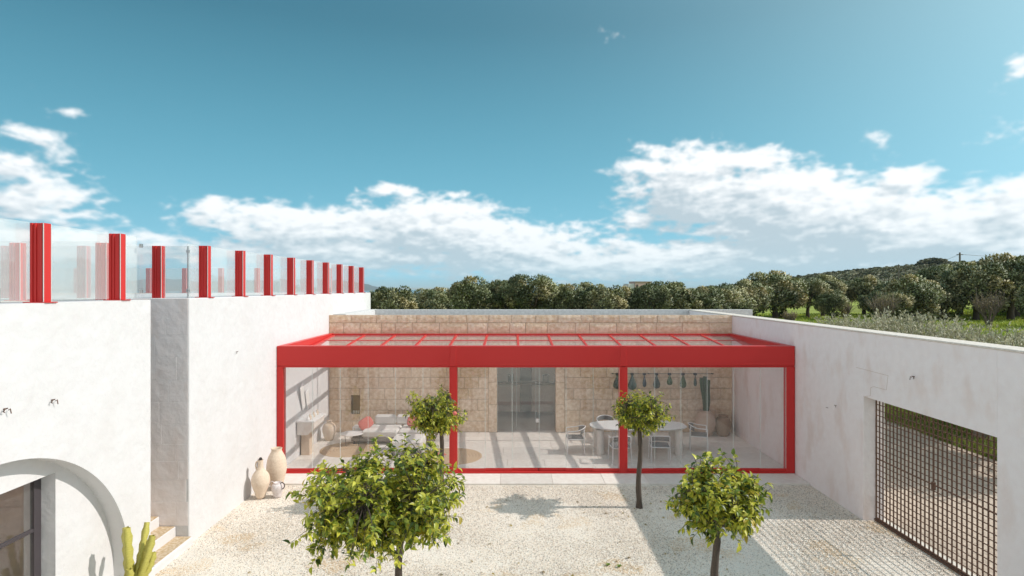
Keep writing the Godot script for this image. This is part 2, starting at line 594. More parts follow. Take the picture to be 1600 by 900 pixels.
func terrain() -> void:
	var b := MB.new()
	var nx := 110
	var nz := 110
	var grid := []
	for j in nz:
		var t := float(j) / (nz - 1)
		var d := -60.0 + 230.0 * t + 4400.0 * pow(t, 4.0)
		for i in nx:
			var s := 2.0 * i / (nx - 1) - 1.0
			var x := s * 190.0 + signf(s) * 4200.0 * pow(absf(s), 4.0)
			var y := land(x, d) - 0.14
			b.vert(V(x, y, -d), V(0, 1, 0))
	for j in nz - 1:
		for i in nx - 1:
			var p := j * nx + i
			b.face(p, p + 1, p + nx + 1, Vector3.UP)
			b.face(p, p + nx + 1, p + nx, Vector3.UP)
	struct(build("ground", b, M.field_grass))
	b = MB.new()
	b.quad(V(-20000, -37, -1200), V(14000, -37, -1200), V(14000, -37, -16000), V(-20000, -37, -16000), Vector3.UP)
	struct(build("sea", b, M.sea_water))
	# mountains across the water
	b = MB.new()
	var f := FastNoiseLite.new()
	f.seed = 9
	f.frequency = 0.0011
	f.fractal_octaves = 5
	var n := 90
	for j in 9:
		for i in n:
			var x := -7600.0 + 6000.0 * i / (n - 1)
			var up := sin(PI * j / 8.0)
			var e := smooth(-7500, -6200, x) * (1.0 - smooth(-3200, -1700, x))
			var y := -38.0 + up * e * (95.0 + 150.0 * (0.5 + 0.5 * f.get_noise_2d(x, j * 260.0)) + 45.0 * f.get_noise_2d(x * 5.0, j * 900.0))
			b.vert(V(x, y, -9000.0 - 260.0 * j), V(0, 0.7, 0.7).normalized())
	for j in 8:
		for i in n - 1:
			var p := j * n + i
			b.face(p, p + 1, p + n + 1, V(0, 1, 1))
			b.face(p, p + n + 1, p + n, V(0, 1, 1))
	struct(build("mountains", b, M.far_rock))
	# the unpaved road outside the gate
	b = MB.new()
	for k in 40:
		var z0 := 4.0 - 2.5 * k
		var z1 := z0 - 2.5
		var w0 := 13.4 + 0.25 * sin(k * 1.3)
		var w1 := 13.4 + 0.25 * sin((k + 1) * 1.3)
		b.quad(V(7.3, -0.05, z0), V(w0, -0.05, z0), V(w1, -0.05, z1), V(7.3, -0.05, z1), Vector3.UP)
	struct(build("road", b, M.dirt_road))

func courtyard_ground() -> void:
	struct(block("gravel_bed", V(-6.1, -0.12, -14.3), V(7.6, -0.045, 12.0), M.gravel_bed))
	# loose pebbles over the part of the yard in view
	var pm := MB.new()
	pm.ball(Vector3.ZERO, V(1, 0.38, 0.8), 5, 3)
	var xf := []
	var cols := []
	rng.seed = 5
	var f := FastNoiseLite.new()
	f.frequency = 0.35
	f.seed = 3
	f.fractal_octaves = 3
	for k in 190000:
		var p := V(rng.randf_range(-5.92, 7.36), 0, rng.randf_range(-14.2, -9.2))
		if p.x > 7.1 and (p.z > -8.8 or p.z < -12.08):
			continue
		var r := rng.randf_range(0.007, 0.0135)
		var wave := f.get_noise_2d(p.x, p.z)
		p.y = -0.044 + r * 0.16 + 0.008 * wave
		var t := Transform3D(Basis(V(rng.randf_range(-0.4, 0.4), 1, rng.randf_range(-0.4, 0.4)).normalized(), rng.randf() * TAU) * Basis.from_scale(Vector3.ONE * r), p)
		xf.append(t)
		var s := rng.randf()
		var c := Color(0.88, 0.81, 0.71)
		if s < 0.16:
			c = Color(0.5, 0.42, 0.34)
		elif s < 0.34:
			c = Color(0.8, 0.71, 0.59)
		elif s < 0.52:
			c = Color(0.9, 0.86, 0.8)
		elif s < 0.6:
			c = Color(0.33, 0.29, 0.26)
		var o := smoothstep(0.28, 0.5, f.get_noise_2d(p.x * 1.7 + 40.0, p.z * 1.7)) * 0.45
		c = c.lerp(Color(0.66, 0.45, 0.2), o)
		cols.append(c * Color(1.0, 0.95, 0.92) * rng.randf_range(0.86, 1.12))
	multi("gravel", pm.done(), M.pebble, xf, cols)

# ---------------------------------------------------------------- buildings
func arch_top(d: float) -> float:
	var u := clampf((d - 6.8) / 2.45, -1, 1)
	return 0.3 + 2.32 * sqrt(maxf(0.0, 1.0 - u * u))

func terrace_building() -> void:
	var t := thing("terrace_building", "white plastered house with roof terrace, arched niche and narrow stair recess", "building")
	var X := -5.92
	var XN := -6.17
	var top := 4.47
	# front skin with the arch cut out of it
	var b := MB.new()
	var n := 56
	for k in n:
		var u0 := -1.0 * cos(PI * k / n)
		var u1 := -1.0 * cos(PI * (k + 1) / n)
		var d0 := 6.8 + 2.45 * u0
		var d1 := 6.8 + 2.45 * u1
		var y0 := arch_top(d0)
		var y1 := arch_top(d1)
		b.quad(V(X, y0, -d0), V(X, y1, -d1), V(X, top, -d1), V(X, top, -d0), Vector3.RIGHT)
		var mid := V(0, 0.8, -6.8)
		b.quad(V(X, y0, -d0), V(X, y1, -d1), V(XN - 0.02, y1, -d1), V(XN - 0.02, y0, -d0), mid - V(0, y0, -d0))
	for d in [4.35, 9.25]:
		b.quad(V(X, -0.1, -d), V(X, 0.3, -d), V(XN - 0.02, 0.3, -d), V(XN - 0.02, -0.1, -d), V(0, 0, 1 if d > 5 else -1))
	b.quad(V(X, -0.1, 12.0), V(X, top, 12.0), V(X, top, -4.35), V(X, -0.1, -4.35), Vector3.RIGHT)
	b.quad(V(X, -0.1, -9.25), V(X, top, -9.25), V(X, top, -9.78), V(X, -0.1, -9.78), Vector3.RIGHT)
	b.quad(V(X, -0.1, -9.78), V(X, top, -9.78), V(-12, top, -9.78), V(-12, -0.1, -9.78), Vector3.FORWARD)
	b.quad(V(X, top, 12.0), V(X, top, -9.78), V(-6.6, top, -9.78), V(-6.6, top, 12.0), Vector3.UP)
	b.quad(V(X, -0.1, 12.0), V(X, top, 12.0), V(-12, top, 12.0), V(-12, -0.1, 12.0), Vector3.BACK)
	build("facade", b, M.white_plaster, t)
	# back of the niche, with the window opening
	b = MB.new()
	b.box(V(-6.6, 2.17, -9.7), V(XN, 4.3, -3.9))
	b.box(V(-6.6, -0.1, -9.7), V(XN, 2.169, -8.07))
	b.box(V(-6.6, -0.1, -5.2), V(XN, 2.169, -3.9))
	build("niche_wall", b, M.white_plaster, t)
	var w := Node3D.new()
	w.name = "window"
	t.add_child(w)
	b = MB.new()
	b.box(V(-6.42, 0.0, -8.068), V(-6.36, 2.168, -7.95), 0.004)
	b.box(V(-6.42, 0.0, -5.32), V(-6.36, 2.168, -5.202), 0.004)
	b.box(V(-6.42, 2.09, -7.95), V(-6.36, 2.168, -5.32), 0.004)
	b.box(V(-6.42, 0.0, -7.95), V(-6.36, 0.08, -5.32), 0.004)
	b.box(V(-6.415, 1.41, -7.95), V(-6.365, 1.455, -5.32), 0.004)
	b.box(V(-6.43, 0.08, -6.66), V(-6.37, 2.09, -6.6), 0.004)
	build("frame", b, M.dark_frame, w)
	block("pane", V(-6.396, 0.08, -7.95), V(-6.384, 2.09, -5.32), M.window_glass, w)
	b = MB.new()
	b.quad(V(-9.6, 0, -9.6), V(-9.6, 3, -9.6), V(-9.6, 3, -4), V(-9.6, 0, -4), Vector3.RIGHT)
	b.quad(V(-9.6, 0, -9.6), V(-9.6, 3, -9.6), V(-6.6, 3, -9.6), V(-6.6, 0, -9.6), Vector3.BACK)
	b.quad(V(-9.6, 0, -4), V(-9.6, 3, -4), V(-6.6, 3, -4), V(-6.6, 0, -4), Vector3.FORWARD)
	b.quad(V(-9.6, 0.01, -9.6), V(-6.6, 0.01, -9.6), V(-6.6, 0.01, -4), V(-9.6, 0.01, -4), Vector3.UP)
	b.quad(V(-9.6, 3, -9.6), V(-6.6, 3, -9.6), V(-6.6, 3, -4), V(-9.6, 3, -4), Vector3.DOWN)
	build("room", b, M.room_wall, t)
	# wing beyond the stair
	b = MB.new()
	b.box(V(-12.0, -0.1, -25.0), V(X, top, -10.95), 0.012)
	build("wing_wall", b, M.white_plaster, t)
	# old stone courses showing through the plaster of the recess face, coloured brighter to lift its shade
	var y := 0.3
	rng.seed = 14
	while y < 4.42:
		var hh := rng.randf_range(0.3, 0.44)
		var x := -6.9 - rng.randf() * 0.3
		while x < X - 0.06:
			var ww := rng.randf_range(0.34, 0.62)
			var x1 := minf(x + ww, X - 0.02)
			if x1 - x > 0.12:
				block("lightened_plaster_patch", V(x + 0.0015, y + 0.0015, -10.99), V(x1 - 0.0015, minf(y + hh, 4.468) - 0.0015, -10.9475 + rng.randf() * 0.002), M.shade_lift_plaster, t, 0.002)
			x += ww
		y += hh
	b = MB.new()
	b.box(V(-30, 4.2, -25.0), V(-6.6, 4.452, -10.95))
	b.box(V(-30, 4.2, -10.95), V(-12.0, 4.4525, -9.78))
	b.box(V(-30, 4.2, -9.78), V(-6.6, 4.452, 12.0))
	build("terrace_floor", b, M.terrace_screed, t)
	block("left_wall", V(-30, -0.1, -25.0), V(-29.7, 4.2, 12.0), M.white_plaster, t)
	# stair rising to the left between the two blocks
	for k in 9:
		var x1 := -5.86 - 0.3 * k
		var y1 := 0.107 + 0.183 * k
		var z1 := -10.94
		var st := block("step", V(x1 - 0.3, y1 - 0.28 if k else -0.1, z1), V(x1, y1, -9.79), M.white_plaster, t, 0.008)
		block("tread", V(x1 - 0.298, y1, z1 + 0.004), V(x1 - 0.012, y1 + 0.004, -9.794), M.ochre_step, st)
	block("kerb", V(X, -0.1, -10.95), V(-5.85, 0.09, -9.6), M.white_plaster, t, 0.008)

func right_wall() -> void:
	var t := thing("boundary_wall", "long stained white wall with gate opening on the right of the yard", "wall")
	var b := MB.new()
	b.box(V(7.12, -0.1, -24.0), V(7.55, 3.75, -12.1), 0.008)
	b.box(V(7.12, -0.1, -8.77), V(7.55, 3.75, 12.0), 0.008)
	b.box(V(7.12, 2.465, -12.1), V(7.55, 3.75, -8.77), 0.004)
	build("wall", b, M.shade_lift_plaster, t)  # plaster colour raised to stand in for light on this shaded face
	block("coping", V(7.105, 3.75, -24.0), V(7.565, 3.785, 12.0), M.coping_plaster, t, 0.008)
	# a crack that steps down along old joints
	b = MB.new()
	var pts := [V(7.118, 3.02, -12.35), V(7.118, 3.0, -11.3), V(7.118, 2.93, -11.32), V(7.118, 2.72, -11.35), V(7.118, 2.72, -11.75), V(7.118, 2.68, -11.85), V(7.118, 2.52, -11.86), V(7.118, 2.47, -12.05)]
	for k in pts.size() - 1:
		b.tube([pts[k], pts[k + 1]], [0.0025], 4, false)
	build("crack", b, M.mortar, t)
	var r := thing("rear_yard_wall", "plain white wall closing the yard behind the viewer", "wall")
	block("wall", V(-5.92, -0.1, 12.0), V(7.12, 2.6, 12.4), M.white_plaster, r)

func stone_block(k: int) -> ArrayMesh:
	var b := MB.new()
	var nx := 5
	var ny := 3
	var g := []
	for j in ny + 1:
		for i in nx + 1:
			var edge := i == 0 or j == 0 or i == nx or j == ny
			var z := 0.0 if edge else rng.randf_range(0.25, 1.0)
			var px := float(i) / nx
			var py := float(j) / ny
			if edge:
				px += rng.randf_range(-0.012, 0.012) * (0.0 if i == 0 or i == nx else 1.0)
			else:
				px += rng.randf_range(-0.05, 0.05)
				py += rng.randf_range(-0.06, 0.06)
			g.append(V(px, py, z))
	for j in ny:
		for i in nx:
			var p := j * (nx + 1) + i
			b.tri(g[p], g[p + 1], g[p + nx + 2], Vector3.BACK)
			b.tri(g[p], g[p + nx + 2], g[p + nx + 1], Vector3.BACK)
	b.quad(V(0, 0, 0), V(1, 0, 0), V(1, 0, -3), V(0, 0, -3), Vector3.DOWN)
	b.quad(V(0, 1, 0), V(1, 1, 0), V(1, 1, -3), V(0, 1, -3), Vector3.UP)
	b.quad(V(0, 0, 0), V(0, 1, 0), V(0, 1, -3), V(0, 0, -3), Vector3.LEFT)
	b.quad(V(1, 0, 0), V(1, 1, 0), V(1, 1, -3), V(1, 0, -3), Vector3.RIGHT)
	return b.done()

func stone_house() -> void:
	var t := thing("stone_house", "low house with rough tan stone block front behind the red pergola", "building")
	rng.seed = 31
	var kinds := []
	for k in 7:
		kinds.append(stone_block(k))
	var Z := -19.3
	var lay := func(x0: float, x1: float, y0: float, y1: float) -> void:
		var o := put("stone_block", kinds[rng.randi() % 7], M["stone_%d" % (rng.randi() % 5)], t, V(x0 + 0.007, y0 + 0.007, Z - 0.012 + rng.randf_range(-0.01, 0.008)))
		o.scale = V(x1 - x0 - 0.014, y1 - y0 - 0.014, 0.02)
	var ys := []
	var y := 0.0
	for k in 10:
		ys.append([y, y + 0.3535])
		y += 0.3535
	ys.append([3.535, 3.79])
	for k in ys.size():
		var y0: float = ys[k][0]
		var y1: float = ys[k][1]
		var cuts := []
		if y0 < 2.6:
			cuts.append([-0.76, 1.7])
		if y0 < 1.185 and y1 > 0.585:
			cuts.append([-5.21, -4.92])
		cuts.append([7.12, 99.0])
		var x := -5.92
		for c in cuts:
			pass
		cuts.sort_custom(func(a, b): return a[0] < b[0])
		for c in cuts:
			var first := true
			while x < c[0] - 0.01:
				var w := rng.randf_range(0.42, 0.92)
				if first and k % 2 == 1:
					w *= 0.6
				first = false
				var x1 := x + w
				if c[0] - x1 < 0.3:
					x1 = c[0]
				lay.call(x, x1, y0, y1)
				x = x1
			x = c[1]
	lay.call(-5.21, -4.92, 0.3535, 0.585)
	lay.call(-5.21, -4.92, 1.185, 1.414)
	# dressed door surround
	for x in [-0.76, 1.42]:
		var yy := 0.0
		for hh in [0.9, 0.72, 0.83]:
			var o := block("jamb_stone", V(x + 0.004, yy + 0.003, Z - 0.4), V(x + 0.276, yy + hh - 0.003, Z + 0.02), M["stone_%d" % (rng.randi() % 2 + 3)], t, 0.01)
			yy += hh
	block("lintel_stone", V(-0.756, 2.453, Z - 0.4), V(1.696, 2.82, Z + 0.02), M.stone_3, t, 0.01)
	# wall core behind the facing
	var b := MB.new()
	b.box(V(-5.92, -0.1, Z - 0.45), V(-5.212, 3.77, Z - 0.03))
	b.box(V(-5.211, -0.1, Z - 0.45), V(-4.921, 0.583, Z - 0.031))
	b.box(V(-5.211, 1.187, Z - 0.45), V(-4.921, 3.77, Z - 0.031))
	b.box(V(-5.211, 0.583, Z - 0.45), V(-4.921, 1.187, Z - 0.26))
	b.box(V(-4.92, -0.1, Z - 0.45), V(-0.74, 3.77, Z - 0.03))
	b.box(V(1.68, -0.1, Z - 0.45), V(7.12, 3.77, Z - 0.03))
	b.box(V(-0.739, 2.75, Z - 0.45), V(1.679, 3.77, Z - 0.032))
	build("wall_core", b, M.mortar, t)
	block("roof", V(-5.9, 3.2, -23.9), V(7.1, 3.5, Z - 0.451), M.roof_plaster, t)
	b = MB.new()
	b.box(V(-5.92, 3.5, -24.3), V(-5.5, 3.795, -19.76), 0.01)
	b.box(V(-5.5, 3.4, -24.3), V(9.67, 3.79, -24.0), 0.01)
	build("parapet", b, M.roof_plaster, t)
	block("rear_wall", V(-5.9, -0.1, -24.29), V(9.66, 3.4, -24.01), M.white_plaster, t)
	# room seen through the glazed door
	b = MB.new()
	b.quad(V(-3, 0, -22.5), V(4, 0, -22.5), V(4, 3.2, -22.5), V(-3, 3.2, -22.5), Vector3.BACK)
	b.quad(V(-3, 0, -22.5), V(-3, 3.2, -22.5), V(-3, 3.2, -19.76), V(-3, 0, -19.76), Vector3.RIGHT)
	b.quad(V(4, 0, -22.5), V(4, 3.2, -22.5), V(4, 3.2, -19.76), V(4, 0, -19.76), Vector3.LEFT)
	build("room_wall", b, M.room_wall, t)
	block("room_floor", V(-3, -0.1, -22.5), V(4, -0.004, -19.3), M.travertine_3, t)
	var d := Node3D.new()
	d.name = "door"
	t.add_child(d)
	block("leaf", V(0.3, 0.0, -22.49), V(0.75, 1.95, -22.45), M.room_dark, d, 0.01)
	block("cupboard", V(-0.9, 1.05, -22.49), V(2.6, 1.13, -22.2), M.room_dark, t, 0.01)
	for x in [-0.75, -0.15, 1.15, 1.6]:
		block("niche", V(x, 1.13, -22.49), V(x + 0.22, 1.42, -22.3), M.room_dark, t, 0.01)
	# sliding glass leaves of the doorway
	for k in 3:
		var x0 := -0.48 + 0.63 * k
		var p := block("door_pane", V(x0, 0.0, -19.5 - 0.02 * k), V(x0 + 0.625, 2.75, -19.49 - 0.02 * k), M.window_glass, t)
		block("edge_strip", V(x0 - 0.004, 0.0, -19.496 - 0.02 * k), V(x0 + 0.004, 2.75, -19.485 - 0.02 * k), M.glass_edge, p)
	block("socket", V(0.77, 0.28, -19.47), V(0.88, 0.4, -19.46), M.white_lacquer, t, 0.004)

func floor_tiles() -> void:
	var f := base("paving")
	block("screed", V(-5.92, -0.12, -19.29), V(7.12, -0.014, -14.26), M.grout, f)
	rng.seed = 8
	var z := -14.23
	var first := true
	while z > -19.25:
		var w := 0.78 if first else 0.62
		var z1 := maxf(z - w, -19.29)
		if z1 + 19.29 < 0.2:
			z1 = -19.29
		var x := -5.91
		while x < 7.1:
			var l := rng.randf_range(0.8, 1.5)
			var x1 := x + l
			if 7.11 - x1 < 0.4:
				x1 = 7.11
			var b := MB.new()
			b.box(V(x + 0.003, -0.06, z1 + 0.003), V(x1 - 0.003, rng.randf_range(-0.0015, 0.001), z - 0.003), 0.004)
			build("tile", b, M["travertine_%d" % (rng.randi() % 4)], f)
			x = x1
		z = z1
		first = false

# ---------------------------------------------------------------- pergola
func pergola() -> void:
	var t := thing("pergola", "red metal pergola with glass roof and glass doors against the stone house", "pergola")
	var R: Material = M.red_metal
	var posts := [[-5.915, -5.75], [-1.575, -1.38], [2.705, 2.905], [6.905, 7.112]]
	for k in 4:
		var b := MB.new()
		b.box(V(posts[k][0], 0.0, -15.19), V(posts[k][1], 2.68, -15.005), 0.006)
		var o := build("post", b, R, t)
		block("groove_strip", V(posts[k][0] + 0.05, 0.09, -15.004), V(posts[k][1] - 0.05, 2.67, -14.996), R, o, 0.003)
	var ends := [-5.915, -1.478, 2.805, 7.112]
	for k in 3:
		var b := MB.new()
		b.box(V(ends[k] + 0.004, 2.705, -15.2), V(ends[k + 1] - 0.004, 3.2, -15.0), 0.008)
		b.box(V(ends[k] + 0.004, 2.66, -15.17), V(ends[k + 1] - 0.004, 2.70, -15.02), 0.004)
		b.box(V(ends[k] + 0.006, 2.83, -14.998), V(ends[k + 1] - 0.006, 2.838, -14.996))
		build("front_beam", b, R, t)
	for k in [1, 2]:
		block("joint_cover", V(ends[k] - 0.075, 2.70, -15.1), V(ends[k] + 0.075, 3.204, -14.99), R, t, 0.004)
	for x in [[-5.915, -5.77], [6.965, 7.112]]:
		block("side_beam", V(x[0], 2.9, -19.27), V(x[1], 3.2, -15.2), R, t, 0.006)
	block("wall_beam", V(-5.77, 3.1, -19.27), V(6.965, 3.19, -19.13), R, t, 0.006)
	block("track", V(-5.75, 0.0, -15.19), V(6.905, 0.035, -15.0), R, t, 0.004)
	# sloping roof: rafters, glass between them, one cross purlin
	var drop := atan2(0.27, 3.93)
	var slope := Transform3D(Basis(Vector3.RIGHT, drop), V(0, 3.13, -19.13))
	var xs := [-5.77]
	for k in 13:
		var x := -5.715 + 0.982 * k
		var b := MB.new()
		b.box(V(x - 0.035, -0.09, 0.0), V(x + 0.035, 0.03, 3.94), 0.005)
		b.move(slope)
		build("rafter", b, M.red_metal, t)
		xs.append(x)
	xs.append(6.965)
	for k in range(1, 14):
		var b := MB.new()
		b.box(V(xs[k] + 0.034, 0.0, 0.01), V(xs[k + 1] - (0.034 if k < 13 else 0.0), 0.012, 3.94))
		b.move(slope)
		build("roof_pane", b, M.roof_glass, t)
	var b2 := MB.new()
	b2.box(V(-5.76, -0.07, 0.98), V(6.96, 0.022, 1.045), 0.004)
	b2.move(slope)
	build("purlin", b2, R, t)
	# sliding glass doors, six leaves to a bay
	for k in 3:
		var x0: float = posts[k][1]
		var x1: float = posts[k + 1][0]
		for j in 6:
			var a := x0 + (x1 - x0) * j / 6.0
			var c := x0 + (x1 - x0) * (j + 1) / 6.0 + (0.03 if j < 5 else 0.0)
			var z := -15.045 - 0.022 * (j if j < 3 else 5 - j)
			var g := block("glass_door", V(a, 0.11, z - 0.01), V(c, 2.67, z), M.clear_glass, t)
			block("bottom_rail", V(a, 0.036, z - 0.016), V(c, 0.115, z + 0.005), R, g, 0.003)
			block("edge_strip", V(c - 0.006, 0.116, z - 0.012), V(c, 2.67, z + 0.002), M.glass_edge, g)

func balustrade_post(h: float, p: Node3D, at: Vector3) -> void:
	var b := MB.new()
	b.box(V(-0.075, 0.012, -0.045), V(0.075, h, 0.045), 0.004)
	for z in [-1.0, 1.0]:
		for x in [-0.066, -0.02, 0.058]:
			b.box(V(x - 0.009, 0.012, z * 0.045 - 0.016), V(x + 0.009, h, z * 0.045 + 0.016), 0.003)
	b.box(V(0.075, 0.012, -0.06), V(0.09, h, 0.06), 0.003)
	b.box(V(-0.09, 0.012, -0.06), V(-0.075, h, 0.06), 0.003)
	var o := build("post", b, M.red_metal, p, at)
	for z in [-0.066, 0.06]:
		block("trim_strip", V(0.084, 0.012, z), V(0.093, h - 0.004, z + 0.006), M.glass_edge, o)
	block("base_plate", V(-0.15, 0.0, -0.1), V(0.15, 0.012, 0.1), M.red_metal, o, 0.003)

func clamp_pair(p: Node3D, at: Vector3) -> void:
	for y in [0.14, 0.88]:
		block("clamp", at + V(-0.022, y - 0.03, -0.025), at + V(0.022, y + 0.03, 0.025), M.steel, p, 0.005)

func balustrades() -> void:
	var G: Material = M.rail_glass
	var y := 4.47
	var t := thing("balustrade", "red post and glass balustrade along the near terrace edge, before the stair gap", "balustrade", Vector3.ZERO, 0, "glass balustrades on the roof terrace")
	for z in [-6.16, -7.66, -9.15]:
		balustrade_post(1.02, t, V(-6.05, y, z))
	for z in [[-4.7, -6.1], [-6.22, -7.6], [-7.72, -9.09], [-9.21, -9.78]]:
		block("glass_panel", V(-6.152, y + 0.02, z[1]), V(-6.14, y + 1.03, z[0]), G, t)
	clamp_pair(t, V(-6.05, y, -9.74))
	t = thing("balustrade", "long red post and glass balustrade along the terrace edge beyond the stair gap", "balustrade", Vector3.ZERO, 0, "glass balustrades on the roof terrace")
	var zs := []
	for k in 9:
		zs.append(-11.76 - 1.53 * k)
	for k in 9:
		balustrade_post(1.02, t, V(-6.05, y, zs[k]))
		if k < 8:
			block("glass_panel", V(-6.152, y + 0.02, zs[k + 1] + 0.06), V(-6.14, y + 1.03, zs[k] - 0.06), G, t)
	block("glass_panel", V(-6.152, y + 0.02, zs[0] + 0.06), V(-6.14, y + 1.03, -11.3), G, t)
	t = thing("balustrade", "short balustrade across the front of the terrace stairwell, red posts and glass", "balustrade", Vector3.ZERO, 0, "glass balustrades on the roof terrace")
	for x in [-6.64, -8.03, -9.45, -10.9]:
		balustrade_post(0.94, t, V(x, 4.452, -9.7))
	for x in [[-6.7, -7.97], [-8.09, -9.39], [-9.51, -10.84]]:
		block("glass_panel", V(x[1], y, -9.706), V(x[0], y + 0.95, -9.694), G, t)
	t = thing("balustrade", "balustrade on the far side of the stairwell with a steel glass clamp post", "balustrade", Vector3.ZERO, 0, "glass balustrades on the roof terrace")
	for x in [-6.66, -8.07, -9.5, -10.9]:
		balustrade_post(1.0, t, V(x, 4.452, -11.25))
	for x in [[-6.06, -6.09], [-6.12, -6.6], [-6.72, -8.01], [-8.13, -9.44], [-9.56, -10.84]]:
		block("glass_panel", V(x[1], y, -11.256), V(x[0], y + 0.98, -11.244), G, t)
	var b := MB.new()
	b.tube([V(-6.105, y - 0.01, -11.25), V(-6.105, y + 0.98, -11.25)], [0.012], 8)
	build("rod", b, M.steel, t)
	clamp_pair(t, V(-6.105, y, -11.25))
	t = thing("balustrade", "distant balustrade along the back edge of the terrace, seen through the glass", "balustrade", Vector3.ZERO, 0, "glass balustrades on the roof terrace")
	for k in 12:
		var x := -7.5 - 1.48 * k
		balustrade_post(1.02, t, V(x, 4.452, -24.5))
		block("glass_panel", V(x - 1.42, y, -24.506), V(x - 0.06, y + 1.0, -24.494), G, t)
	var h := thing("pipe_hoop", "thin dark pipe hoop standing on the terrace at the left edge", "handrail", V(-6.55, 4.452, -7.55))
	b = MB.new()
	for x in [0.0, 0.07]:
		b.tube([V(x, 0, 0), V(x, 0.2, 0), V(x - 0.02, 0.24, 0), V(x - 0.3, 0.24, 0)], [0.008], 8)
	build("pipe", b, M.black_metal, h)

func iron_gate() -> void:
	var t := thing("iron_gate", "rusty two leaf grid gate in the opening of the stained wall", "gate")
	var d0 := 8.8
	var d1 := 12.08
	var n := 30
	for k in n + 1:
		var z := -(d0 + (d1 - d0) * k / n)
		var w := 0.008 if k in [0, 15, 30] else 0.004
		block("upright_bar", V(7.357, 0.0, z - w), V(7.383, 2.45, z + w), M.rust_iron, t)
	for k in 23:
		var y := 0.02 + 2.4 * k / 22.0
		var r := 0.0066
		if k in [0, 11, 22]:
			r = 0.011
		var b := MB.new()
		b.box(V(7.37 - r, y - r, -d1), V(7.37 + r, y + r, -d0))
		build("cross_bar", b, M.rust_iron, t)
	block("lock", V(7.345, 1.13, -10.47), V(7.395, 1.27, -10.41), M.rust_iron, t, 0.006)
	block("track", V(7.33, -0.04, -12.09), V(7.42, 0.0, -8.78), M.rust_iron, t, 0.004)

# ---------------------------------------------------------------- planting
func leaf_mesh(w: float, tint := Color.WHITE, use := false) -> ArrayMesh:
	var b := MB.new()
	b.tinted = use
	b.col = tint
	var ys := [0.0, 0.28, 0.62, 1.0]
	var ws := [0.03, 0.5, 0.42, 0.0]
	var zs := [0.0, 0.05, 0.03, -0.12]
	var rows := []
	for k in 4:
		var e: float = ws[k] * w
		var up := V(0, 0.15 * (k - 1), 1).normalized()
		rows.append([b.vert(V(-e, ys[k], zs[k] + e * 0.45), (up + V(0.5, 0, 0)).normalized()), b.vert(V(0, ys[k], zs[k]), up), b.vert(V(e, ys[k], zs[k] + e * 0.45), (up - V(0.5, 0, 0)).normalized())])
	for k in 3:
		for s in 2:
			b.face(rows[k][s], rows[k][s + 1], rows[k + 1][s + 1], Vector3.BACK)
			b.face(rows[k][s], rows[k + 1][s + 1], rows[k + 1][s], Vector3.BACK)
	return b.done()

func frame_along(d: Vector3, roll: float) -> Basis:
	var y := d.normalized()
	var side := y.cross(Vector3.UP)
	if side.length() < 0.05:
		side = Vector3.RIGHT
	side = side.normalized()
	var z := side.cross(y).normalized()
	if z.y < 0:
		z = -z
		side = -side
	return Basis(y, roll) * Basis(side, y, z)

func leaf_color() -> Color:
	var s := rng.randf()
	var c := Color(0.44, 0.48, 0.06)
	if s < 0.24:
		c = Color(0.2, 0.28, 0.045)
	elif s < 0.36:
		c = Color(0.08, 0.125, 0.03)
	elif s < 0.76:
		c = Color(0.66, 0.64, 0.09)
	elif s < 0.8:
		c = Color(0.6, 0.46, 0.08)
	return c * rng.randf_range(0.68, 1.06)

